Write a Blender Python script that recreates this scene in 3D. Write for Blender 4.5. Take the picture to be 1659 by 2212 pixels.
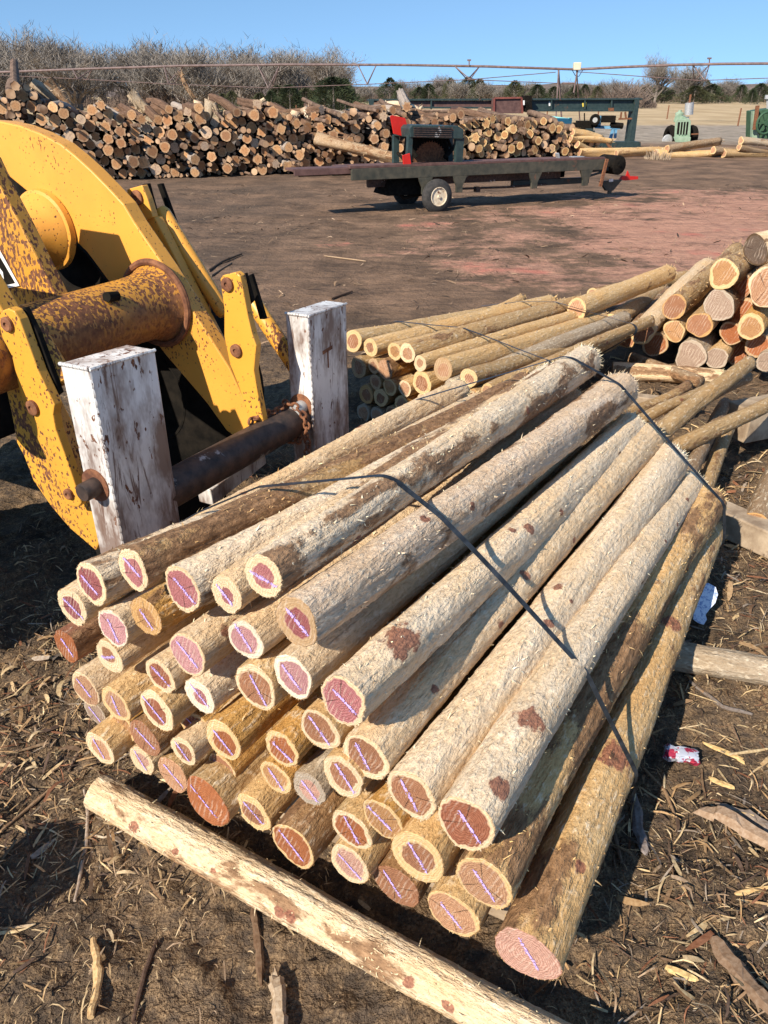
import bpy, math, random
import numpy as np
from mathutils import Vector, Matrix
R = math.radians
S = bpy.context.scene
for o in list(bpy.data.objects): bpy.data.objects.remove(o)
rnd = random.Random(7)
rng = np.random.default_rng(7)

# ------------------------------------------------------------------ camera, sky, sun, exposure
CAMH, PITCH, FPX = 2.0, 28.8, 1640.0          # metres, degrees, focal length for a 1659 x 2212 picture
cam = bpy.data.cameras.new('camera'); co = bpy.data.objects.new('camera', cam)
S.collection.objects.link(co); S.camera = co
co.location = (0, 0, CAMH); co.rotation_euler = (R(90 - PITCH), 0, 0)
cam.sensor_fit = 'VERTICAL'; cam.sensor_height = 36; cam.lens = 36 * FPX / 2212
cam.clip_start = 0.05; cam.clip_end = 6000
SH = (.84, 1.06)                              # ground shadow of a stick one metre tall
SUN_AZ = math.atan2(-SH[0], -SH[1]); SUN_EL = math.atan(1 / math.hypot(*SH))
W = bpy.data.worlds.new("World"); S.world = W; W.use_nodes = True
wn = W.node_tree.nodes; wl = W.node_tree.links
sky = wn.new('ShaderNodeTexSky'); sky.sky_type = 'NISHITA'; sky.sun_disc = False
sky.sun_elevation = SUN_EL; sky.sun_rotation = SUN_AZ
sky.air_density = 1.0; sky.dust_density = 0.0; sky.ozone_density = 1.3; sky.altitude = 300
_g = wn.new('ShaderNodeTexCoord'); _a = wn.new('ShaderNodeVectorMath'); _a.operation = 'MULTIPLY_ADD'     # look a little above the yellow band at the horizon
_a.inputs[1].default_value = (1, 1, 1.25); _a.inputs[2].default_value = (0, 0, .25); _b = wn.new('ShaderNodeVectorMath'); _b.operation = 'NORMALIZE'
wl.new(_g.outputs['Generated'], _a.inputs[0]); wl.new(_a.outputs[0], _b.inputs[0]); wl.new(_b.outputs[0], sky.inputs[0])
_m = wn.new('ShaderNodeMix'); _m.data_type = 'RGBA'; _m.blend_type = 'MULTIPLY'; _m.inputs[0].default_value = 1.0; _m.inputs[7].default_value = (.93, 1.10, 1.13, 1)
wl.new(sky.outputs[0], _m.inputs[6]); wl.new(_m.outputs[2], wn['Background'].inputs[0]); wn['Background'].inputs[1].default_value = 0.12
sl = bpy.data.lights.new('sun', 'SUN'); so = bpy.data.objects.new('sun', sl); S.collection.objects.link(so)
sl.energy = 5.0; sl.angle = R(0.53); sl.color = (1.0, 0.90, 0.76)
so.rotation_euler = Vector((-SH[0], -SH[1], 1)).to_track_quat('Z', 'Y').to_euler()
S.view_settings.view_transform = 'Standard'; S.view_settings.look = 'None'
S.view_settings.exposure = 0.65; S.view_settings.gamma = 1
S.render.engine = 'CYCLES'

# ------------------------------------------------------------------ measuring: photo pixel (1659 wide) -> place in the world
_p = R(PITCH); CAM = np.array([0, 0, CAMH])
def ray(x, y):
    u = -(y - 1106) / FPX
    return np.array([(x - 829) / FPX, math.cos(_p) + u * math.sin(_p), -math.sin(_p) + u * math.cos(_p)])
def G(x, y, z=0.0): r = ray(x, y); return CAM + r * ((z - CAMH) / r[2])
def PL(x, y, n, c): n = np.array(n, float); r = ray(x, y); return CAM + r * ((c - CAM @ n) / (r @ n))
def ATY(x, y, Y): r = ray(x, y); return CAM + r * (Y / r[1])
def ATLEN(x, y, N, L):
    r = ray(x, y); r = r / np.linalg.norm(r); o = CAM - N; b = o @ r; d = b * b - (o @ o - L * L)
    return CAM + r * (-b + math.sqrt(max(d, 0)))
def depth(P): P = np.array(P) - CAM; return P[1] * math.cos(_p) - P[2] * math.sin(_p)

# ------------------------------------------------------------------ noise for geometry
def _h(a): return (np.sin(a) * 43758.5453) % 1.0
def vnoise(P, seed=0.0):
    i = np.floor(P); f = P - i; f = f * f * (3 - 2 * f); out = 0
    for dx in (0, 1):
        for dy in (0, 1):
            for dz in (0, 1):
                w = (f[:, 0] if dx else 1 - f[:, 0]) * (f[:, 1] if dy else 1 - f[:, 1]) * (f[:, 2] if dz else 1 - f[:, 2])
                out = out + w * _h((i[:, 0] + dx) * 12.9898 + (i[:, 1] + dy) * 78.233 + (i[:, 2] + dz) * 37.719 + seed * 3.17)
    return out
def fbm(P, o=4, seed=0.0):
    s = 0; a = 0.5
    for k in range(o): s = s + a * vnoise(P * 2 ** k, seed + k * 7.3); a *= 0.5
    return s

# ------------------------------------------------------------------ materials
def new_mat(name):
    m = bpy.data.materials.new(name); m.use_nodes = True
    return m, m.node_tree.nodes, m.node_tree.links, m.node_tree.nodes['Principled BSDF']
class NT:
    def __init__(s, name):
        s.m, s.n, s.l, s.b = new_mat(name)
    def add(s, t, **k):
        nd = s.n.new(t)
        for a, v in k.items(): setattr(nd, a, v)
        return nd
    def put(s, nd, i, v):
        if v is None: return
        if hasattr(v, 'is_output') or isinstance(v, bpy.types.NodeSocket): s.l.new(v, nd.inputs[i])
        else: nd.inputs[i].default_value = v
    def tc(s, w='Object'): return s.add('ShaderNodeTexCoord').outputs[w]
    def mapping(s, v, sc=(1, 1, 1), loc=None):
        nd = s.add('ShaderNodeMapping'); s.put(nd, 0, v); nd.inputs['Scale'].default_value = sc
        if loc is not None: s.put(nd, 1, loc)
        return nd.outputs[0]
    def noise(s, v, sc, d=4, r=0.55, out=0, dist=0.0):
        nd = s.add('ShaderNodeTexNoise'); s.put(nd, 'Vector', v); nd.inputs['Scale'].default_value = sc
        nd.inputs['Detail'].default_value = d; nd.inputs['Roughness'].default_value = r; nd.inputs['Distortion'].default_value = dist
        return nd.outputs[out]
    def voro(s, v, sc, feat='F1', out='Distance', rand=1.0):
        nd = s.add('ShaderNodeTexVoronoi', feature=feat); s.put(nd, 'Vector', v); nd.inputs['Scale'].default_value = sc
        nd.inputs['Randomness'].default_value = rand
        return nd.outputs[out]
    def math(s, op, a, b=None, c=None, clamp=False):
        nd = s.add('ShaderNodeMath', operation=op, use_clamp=clamp); s.put(nd, 0, a); s.put(nd, 1, b); s.put(nd, 2, c); return nd.outputs[0]
    def ramp(s, f, a, b, smooth=False):
        nd = s.add('ShaderNodeMapRange'); s.put(nd, 0, f); nd.inputs[1].default_value = a; nd.inputs[2].default_value = b
        if smooth: nd.interpolation_type = 'SMOOTHSTEP'
        return nd.outputs[0]
    def mix(s, f, a, b, mode='MIX'):
        nd = s.add('ShaderNodeMix', data_type='RGBA', blend_type=mode); s.put(nd, 0, f)
        for i, v in ((6, a), (7, b)):
            if isinstance(v, tuple) and len(v) == 3: v = v + (1,)
            s.put(nd, i, v)
        return nd.outputs[2]
    def attr(s, name, out='Fac', typ='GEOMETRY'):
        nd = s.add('ShaderNodeAttribute', attribute_name=name, attribute_type=typ); return nd.outputs[out]
    def bump(s, h, dist, st=1.0, nrm=None):
        nd = s.add('ShaderNodeBump'); s.put(nd, 'Height', h); nd.inputs['Distance'].default_value = dist; nd.inputs['Strength'].default_value = st
        if nrm is not None: s.l.new(nrm, nd.inputs['Normal'])
        return nd.outputs[0]
    def done(s, col=None, rough=None, nrm=None, metal=None, spec=None):
        if col is not None:
            if isinstance(col, tuple) and len(col) == 3: col = col + (1,)
            s.put(s.b, 'Base Color', col)
        s.put(s.b, 'Roughness', rough); s.put(s.b, 'Metallic', metal)
        if spec is not None: s.b.inputs['Specular IOR Level'].default_value = spec
        if nrm is not None: s.l.new(nrm, s.b.inputs['Normal'])
        return s.m
    def rand3(s):
        oi = s.add('ShaderNodeObjectInfo').outputs['Random']; cb = s.add('ShaderNodeCombineXYZ')
        v = s.math('MULTIPLY', oi, 37.0); s.l.new(v, cb.inputs[0]); s.l.new(v, cb.inputs[2]); return cb.outputs[0], oi
M = {}
def m_wood_side():
    t = NT('peeled_cedar'); off, oi = t.rand3(); tc = t.tc()
    st = t.mapping(tc, (1, 1, .16), off); st2 = t.mapping(tc, (1, 1, .45), off); iso = t.mapping(tc, (1, 1, 1), off)
    tint = t.attr('tint', 'Color'); bark = t.attr('bark'); knot = t.attr('knot')
    n1 = t.noise(st, 22, 5, .6); n2 = t.noise(st2, 60, 5, .65); n3 = t.noise(st, 7, 3); nb = t.noise(st2, 9, 6, .68, dist=.3)
    c = t.mix(t.ramp(n1, .3, .72), t.mix(1.0, tint, (.84, .76, .65), 'MULTIPLY'), tint)
    c = t.mix(t.math('MULTIPLY', t.ramp(n3, .5, .75), .55), c, t.mix(1.0, tint, (1.02, .83, .60), 'MULTIPLY'))
    c = t.mix(t.math('MULTIPLY', t.ramp(n2, .54, .70), .65), c, (.84, .73, .55))
    dr = t.noise(t.mapping(tc, (.4, .4, 1), off), 2.2, 3, .6); c = t.mix(t.math('MULTIPLY', t.ramp(dr, .48, .68), .5), c, t.mix(1.0, tint, (.98, .80, .56), 'MULTIPLY'))
    fl = t.voro(st2, 46); fl2 = t.noise(st2, 120, 3, .7)
    c = t.mix(t.math('MULTIPLY', t.ramp(fl2, .50, .36), .42), c, t.mix(1.0, tint, (.52, .38, .26), 'MULTIPLY'))
    th = t.math('SUBTRACT', .78, t.math('MULTIPLY', bark, .44))
    bm = t.math('MULTIPLY', t.math('SUBTRACT', nb, th), 14.0, clamp=True)
    bc = t.mix(t.ramp(n2, .3, .7), (.085, .040, .019), (.37, .205, .10))
    c = t.mix(t.math('MULTIPLY', bm, .92), c, bc)
    kn = t.math('ADD', knot, t.math('ADD', t.math('MULTIPLY', t.math('SUBTRACT', t.noise(st2, 60, 4, .7), .5), 1.3), t.math('MULTIPLY', t.math('SUBTRACT', t.noise(iso, 22, 2), .5), .9)))
    km = t.ramp(kn, .38, .52); kc = t.mix(t.ramp(t.noise(iso, 130, 2), .3, .7), (.14, .045, .03), (.36, .15, .085)); kc = t.mix(t.ramp(kn, .95, 1.15), kc, (.045, .018, .012))
    c = t.mix(t.math('MULTIPLY', km, .92), c, kc)
    ck = t.noise(t.mapping(tc, (1, 1, .035), off), 60, 4, .6); ckm = t.math('MULTIPLY', t.ramp(ck, .66, .72), t.ramp(t.noise(st2, 5, 2), .45, .6))
    c = t.mix(t.math('MULTIPLY', ckm, .75), c, (.12, .07, .04))
    h = t.math('ADD', t.math('MULTIPLY', n2, 1.0), t.math('MULTIPLY', fl, .35))
    h = t.math('ADD', h, t.math('MULTIPLY', fl2, .5)); h = t.math('ADD', h, t.math('MULTIPLY', bm, .35))
    fac = t.noise(t.mapping(tc, (1, 1, .10), off), 30, 3); fac2 = t.noise(t.mapping(tc, (1, 1, .07), off), 85, 3, .6)
    nr = t.bump(t.math('ADD', fac, t.math('MULTIPLY', fac2, .6)), .012, .8)
    return t.done(c, .74, t.bump(h, .0065, 1.0, nr), spec=.3)
def m_cut():
    t = NT('sawn_end_grain'); v = t.attr('fc', 'Vector'); hr = t.attr('hr'); hc = t.attr('heart', 'Color'); sc_ = t.attr('sap', 'Color')
    sep = t.add('ShaderNodeSeparateXYZ'); t.l.new(v, sep.inputs[0])
    nz = t.noise(v, 1.6, 3); nf = t.noise(v, 14, 5, .7)
    off, oi = t.rand3()
    ln = t.add('ShaderNodeVectorMath', operation='LENGTH')
    flat = t.add('ShaderNodeCombineXYZ'); t.l.new(sep.outputs[0], flat.inputs[0]); t.l.new(sep.outputs[1], flat.inputs[1]); t.l.new(flat.outputs[0], ln.inputs[0])
    r = ln.outputs['Value']
    rd = t.math('ADD', r, t.math('MULTIPLY', t.math('SUBTRACT', nz, .5), .42))
    rd = t.math('ADD', rd, t.math('MULTIPLY', t.math('SUBTRACT', nf, .5), .06))
    rings = t.math('SINE', t.math('MULTIPLY', rd, 75.0)); rings2 = t.math('SINE', t.math('MULTIPLY', rd, 31.0))
    hm = t.math('MULTIPLY', t.math('SUBTRACT', hr, rd), 18.0, clamp=True)
    fine = t.noise(t.mapping(v, (1, 1, 1)), 45, 3, .7)
    heart = t.mix(t.ramp(rings, -1.2, 1.0), t.mix(1.0, hc, (.62, .50, .48), 'MULTIPLY'), hc)
    heart = t.mix(t.math('MULTIPLY', t.ramp(fine, .5, .75), .45), heart, t.mix(1.0, hc, (1.5, 1.45, 1.4), 'MULTIPLY'))
    heart = t.mix(t.math('MULTIPLY', t.ramp(t.noise(v, 3.5, 4, .6), .5, .68), .5), heart, t.mix(1.0, hc, (.6, .5, .48), 'MULTIPLY'))
    sap = t.mix(t.ramp(t.math('ADD', rings, rings2), -2, 1.5), t.mix(1.0, sc_, (.84, .74, .62), 'MULTIPLY'), sc_)
    sap = t.mix(t.math('MULTIPLY', t.ramp(fine, .5, .35), .5), sap, t.mix(1.0, sc_, (.8, .66, .5), 'MULTIPLY'))
    c = t.mix(hm, sap, heart)
    sw0 = t.math('SINE', t.math('ADD', t.math('MULTIPLY', t.math('ADD', sep.outputs[0], t.math('MULTIPLY', sep.outputs[1], .35)), 30.0), t.math('MULTIPLY', nz, 6.0)))
    c = t.mix(t.math('MULTIPLY', t.math('MULTIPLY', t.ramp(sw0, .2, 1.0), t.ramp(t.noise(v, 1.3, 2), .45, .6)), .30), c, (.80, .66, .52))
    c = t.mix(t.math('MULTIPLY', t.ramp(t.noise(v, 2.6, 6, .75), .56, .72), .45), c, (.22, .12, .07))
    ang = t.math('ARCTAN2', sep.outputs[1], sep.outputs[0])
    sepo = sep.outputs[2]
    a2 = t.math('ADD', t.math('MULTIPLY', ang, 1.0), t.math('MULTIPLY', sepo, 9.0))
    a2 = t.math('ADD', a2, t.math('MULTIPLY', t.math('SUBTRACT', nf, .5), .25))
    crk = t.math('ABSOLUTE', t.math('SINE', t.math('MULTIPLY', a2, 1.5)))
    cw = t.math('MULTIPLY', t.math('MULTIPLY', t.ramp(crk, .05, .0), t.ramp(r, .95, .5)), t.math('GREATER_THAN', t.math('FRACT', t.math('MULTIPLY', sepo, 7.7)), .5))
    c = t.mix(t.math('MULTIPLY', cw, .8), c, (.07, .035, .025))
    saw = t.math('SINE', t.math('MULTIPLY', t.math('ADD', sep.outputs[0], t.math('MULTIPLY', sep.outputs[1], .35)), 46.0))
    h = t.math('ADD', t.math('MULTIPLY', rings, .15), t.math('ADD', t.math('MULTIPLY', saw, .15), fine))
    h = t.math('SUBTRACT', h, t.math('MULTIPLY', cw, 2.5))
    return t.done(c, .85, t.bump(h, .0025, 1.0), spec=.2)
def m_noise(name, c1, c2, sc=8, rough=.8, bd=.0, metal=0.0, stretch=(1, 1, 1), lo=.35, hi=.65, spec=.4, c3=None, c3t=.62, c3s=3, coord='Object'):
    t = NT(name); tc = t.mapping(t.tc(coord), stretch); n = t.noise(tc, sc, 5, .62)
    c = t.mix(t.ramp(n, lo, hi), c1, c2)
    if c3: c = t.mix(t.ramp(t.noise(tc, c3s, 6, .68), c3t, c3t + .04), c, c3)
    return t.done(c, rough, t.bump(t.noise(tc, sc * 3, 4, .6), bd) if bd else None, metal, spec)
def m_paint(name, base, rustamt, chip=40, dirt=.35, base2=None, rough=.42, white=False, zr=None):
    t = NT(name); tc = t.tc()
    base2 = base2 or tuple(x * .72 for x in base)
    c = t.mix(t.ramp(t.noise(tc, 3.0, 5, .6), .35, .75), base, base2)
    c = t.mix(t.math('MULTIPLY', t.ramp(t.noise(tc, 1.1, 6, .7), .5, .75), dirt), c, (.22, .13, .05))
    big = t.noise(tc, 2.3, 3, .6); small = t.noise(t.mapping(tc, (1, 1, .55)), chip, 3, .55, dist=.3)
    vd = t.voro(t.mapping(tc, (1, 1, .7)), chip * .62); small = small if white else t.math('MAXIMUM', t.math('SUBTRACT', small, .03), t.math('SUBTRACT', .80, t.math('MULTIPLY', vd, .95)))
    thr = t.math('ADD', t.math('MULTIPLY', t.math('SUBTRACT', .5, big), .75), .76 - rustamt * .30)
    rm = t.math('MULTIPLY', t.math('SUBTRACT', small, thr), 30, clamp=True)
    rc = t.mix(t.ramp(t.noise(tc, 60, 4), .35, .65), (.075, .028, .016), (.22, .085, .035))
    c = t.mix(rm, c, rc)
    if white:
        sc = t.noise(t.mapping(tc, (14, 14, 1.6)), 1.7, 6, .75, dist=.6); sm = t.math('MULTIPLY', t.math('SUBTRACT', sc, .545), 12, clamp=True)
        c = t.mix(t.math('MULTIPLY', sm, .9), c, (.10, .045, .03))
        sc2 = t.noise(t.mapping(tc, (2, 2, .8)), 3.2, 5, .7); c = t.mix(t.math('MULTIPLY', t.ramp(sc2, .42, .60), .9), c, (.16, .10, .075))
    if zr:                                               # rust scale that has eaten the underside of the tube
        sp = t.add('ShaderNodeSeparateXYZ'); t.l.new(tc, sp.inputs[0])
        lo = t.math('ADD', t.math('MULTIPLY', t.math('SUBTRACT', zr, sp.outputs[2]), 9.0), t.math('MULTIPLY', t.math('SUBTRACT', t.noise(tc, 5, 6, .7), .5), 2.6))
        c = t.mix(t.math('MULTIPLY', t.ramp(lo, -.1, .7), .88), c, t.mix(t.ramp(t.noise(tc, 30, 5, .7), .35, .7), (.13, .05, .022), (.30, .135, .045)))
    rg = t.math('ADD', rough, t.math('MULTIPLY', rm, .4))
    h = t.math('ADD', t.math('MULTIPLY', rm, -.5), t.math('MULTIPLY', t.noise(tc, 90, 3), .25))
    return t.done(c, rg, t.bump(h, .0018), spec=.45)
M['wood'] = m_wood_side(); M['cut'] = m_cut()
def m_chalk():
    t = NT('purple_lumber_crayon'); n = t.noise(t.tc('Object'), 260, 2, .6)
    return t.done(t.mix(t.ramp(n, .35, .6), (.34, .22, .60), (.55, .43, .80)), .8)
M['chalk'] = m_chalk()
M['strap'] = m_noise('black_steel_strap', (.02, .024, .030), (.055, .065, .078), 30, .34, metal=.5)
M['yellow'] = m_paint('yellow_machine_paint', (.74, .35, .055), .40, 95, .4, (.62, .285, .045))
M['yellow2'] = m_paint('chipped_yellow_paint', (.70, .335, .045), .58, 85, .4, (.60, .29, .035))
M['yellow3'] = m_paint('rusty_yellow_paint', (.66, .31, .035), 1.02, 80, .7, (.40, .19, .03))
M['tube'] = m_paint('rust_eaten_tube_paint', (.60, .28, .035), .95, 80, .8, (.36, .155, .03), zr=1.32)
M['white'] = m_paint('scratched_white_paint', (.78, .775, .75), .30, 40, .35, (.58, .57, .55), .4, True)
M['rust'] = m_noise('rusty_steel', (.10, .038, .02), (.26, .11, .05), 26, .85, .002)
M['darksteel'] = m_noise('dark_worn_steel', (.035, .028, .026), (.10, .065, .05), 22, .55, .001, .3, c3=(.38, .36, .34), c3t=.6, c3s=6)
M['black'] = m_noise('black_steel_and_shade', (.005, .0045, .004), (.016, .013, .010), 16, .95, spec=.12)  # black parts; also shade put into the colour under the loader
M['tyre'] = m_noise('weathered_rubber', (.022, .022, .022), (.055, .05, .046), 14, .85)
M['rim'] = m_noise('rusty_cream_rim', (.52, .42, .30), (.74, .64, .48), 12, .6, c3=(.16, .07, .035), c3t=.56, c3s=5)
M['millgreen'] = m_noise('dark_green_mill_paint', (.016, .033, .034), (.035, .056, .054), 9, .5, c3=(.11, .055, .035), c3t=.62, c3s=3)
M['trailersteel'] = m_noise('dull_green_brown_steel', (.034, .036, .028), (.080, .072, .052), 7, .65, c3=(.13, .062, .038), c3t=.58, c3s=2)
M['deck'] = m_noise('rusty_brown_deck', (.075, .038, .034), (.14, .075, .064), 6, .7)
M['red'] = m_noise('red_paint', (.60, .022, .014), (.46, .018, .012), 4, .45, c3=(.2, .04, .03), c3t=.7)
M['cream'] = m_noise('cream_box', (.52, .49, .36), (.60, .56, .42), 3, .6)
M['brick'] = m_noise('faded_brick_paint', (.16, .045, .035), (.24, .075, .055), 5, .6)
M['palegreen'] = m_noise('faded_pale_green_paint', (.20, .29, .20), (.30, .39, .28), 6, .6, c3=(.14, .08, .04), c3t=.66)
M['green'] = m_noise('green_machine_paint', (.03, .075, .04), (.055, .115, .06), 6, .55, c3=(.12, .06, .03), c3t=.64)
M['blue'] = m_noise('light_blue_paint', (.10, .26, .42), (.17, .37, .55), 7, .55)
M['cyan'] = m_noise('pale_cyan_paint', (.22, .58, .58), (.30, .66, .64), 4, .5)
M['grey'] = m_noise('galvanised_steel', (.32, .32, .32), (.50, .50, .49), 20, .5, metal=.4)
M['pipe'] = m_noise('weathered_pipe', (.10, .065, .06), (.19, .13, .12), 3, .6)
M['sticker'] = m_noise('white_sticker', (.75, .75, .72), (.8, .8, .78), 3, .5)
M['ysticker'] = m_noise('yellow_sticker', (.8, .62, .10), (.8, .62, .10), 3, .5)
M['brownwood'] = m_noise('weathered_grey_timber', (.22, .155, .10), (.46, .36, .25), 9, .85, .002, stretch=(1, 1, 1), c3=(.10, .06, .04), c3t=.64)
M['trunk'] = m_noise('grey_bare_bark', (.12, .10, .085), (.26, .22, .185), 4, .9)
M['twig'] = m_noise('bare_twigs', (.15, .13, .112), (.27, .24, .205), .5, .95)
M['thicket'] = m_noise('winter_thicket', (.085, .062, .05), (.20, .15, .12), .12, .95)
M['cedar'] = m_noise('evergreen_foliage', (.020, .032, .013), (.055, .072, .030), 1.2, .95)
M['cedar2'] = m_noise('olive_evergreen_foliage', (.045, .055, .022), (.095, .095, .045), 1.2, .95)

def m_ground():
    t = NT('trampled_soil'); P = t.add('ShaderNodeNewGeometry').outputs['Position']
    sep = t.add('ShaderNodeSeparateXYZ'); t.l.new(P, sep.inputs[0]); X, Y = sep.outputs[0], sep.outputs[1]
    big = t.noise(P, .35, 5, .6); mid = t.noise(P, 2.2, 6, .65); fine = t.noise(P, 22, 6, .7); grit = t.noise(P, 110, 3, .7)
    soil = t.mix(t.ramp(mid, .35, .68), (.060, .044, .032), (.150, .108, .075))
    litter = t.mix(t.ramp(grit, .38, .66), (.11, .068, .038), (.36, .245, .14))
    near = t.mix(t.ramp(t.math('ADD', fine, t.math('MULTIPLY', mid, .6)), .70, .92), soil, litter)
    # mid distance: brown yard with pinkish cedar sawdust spread round the saw
    yard = t.mix(t.ramp(t.noise(P, 1.1, 7, .72), .36, .66), (.100, .066, .045), (.30, .188, .120))
    yard = t.mix(t.math('MULTIPLY', t.ramp(grit, .55, .8), .35), yard, (.36, .25, .17))
    dx = t.math('SUBTRACT', X, t.math('ADD', 6.6, t.math('MULTIPLY', t.math('SUBTRACT', Y, 13.0), .40)))
    dd = t.math('ADD', t.math('POWER', t.math('DIVIDE', dx, 5.2), 2.0), t.math('POWER', t.math('DIVIDE', t.math('SUBTRACT', Y, 14.2), 5.4), 2.0))
    sd = t.math('ADD', t.math('SUBTRACT', 1.5, dd), t.math('MULTIPLY', t.math('SUBTRACT', t.noise(P, .55, 8, .75), .5), 7.5))
    pink = t.mix(t.ramp(t.noise(P, 3.5, 6, .7), .3, .7), (.36, .185, .13), (.60, .33, .225))
    pink = t.mix(t.math('MULTIPLY', t.ramp(t.noise(P, .55, 4, .6), .60, .68), .75), pink, (.52, .16, .12))
    yard = t.mix(t.math('MULTIPLY', t.ramp(sd, .3, 1.1), .92), yard, pink)
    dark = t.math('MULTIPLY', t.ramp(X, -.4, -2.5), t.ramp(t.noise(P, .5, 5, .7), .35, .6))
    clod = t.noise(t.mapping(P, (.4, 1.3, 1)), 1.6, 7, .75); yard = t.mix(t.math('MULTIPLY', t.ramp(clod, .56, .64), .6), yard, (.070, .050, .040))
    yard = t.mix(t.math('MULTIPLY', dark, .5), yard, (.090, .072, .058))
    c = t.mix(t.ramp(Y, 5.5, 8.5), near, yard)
    stub = t.mix(t.ramp(t.noise(t.mapping(P, (1, .3, 1)), 1.6, 5, .7), .35, .65), (.20, .165, .125), (.40, .335, .265))
    grass = t.mix(t.ramp(t.noise(t.mapping(P, (.25, .12, 1)), 1.0, 6, .6), .35, .68), (.36, .26, .145), (.54, .41, .25))
    Yw = t.math('ADD', Y, t.math('MULTIPLY', t.math('SUBTRACT', big, .5), 8.0))
    c = t.mix(t.ramp(Yw, 37, 43), c, stub); c = t.mix(t.ramp(Yw, 62, 66), c, grass)
    h = t.math('ADD', t.math('MULTIPLY', fine, 1.0), t.math('MULTIPLY', grit, .45))
    nr = t.bump(h, .022, 1.0); nr = t.bump(t.noise(t.mapping(P, (.35, 1.6, 1)), 1.3, 6, .62, dist=.6), .22, .55, nr); nr = t.bump(t.noise(P, 4.5, 6, .7), .09, .8, nr)
    return t.done(c, .95, nr, spec=.15)
M['ground'] = m_ground()
def m_chip():
    t = NT('bark_and_wood_litter'); c = t.attr('tint', 'Color'); n = t.noise(t.tc(), 90, 3)
    return t.done(t.mix(t.ramp(n, .35, .65), t.mix(1.0, c, (.7, .62, .55), 'MULTIPLY'), c), .85, t.bump(n, .002), spec=.2)
M['chip'] = m_chip()
M['sand'] = m_noise('pale_sand', (.28, .21, .145), (.38, .285, .195), .6, .95)

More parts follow.
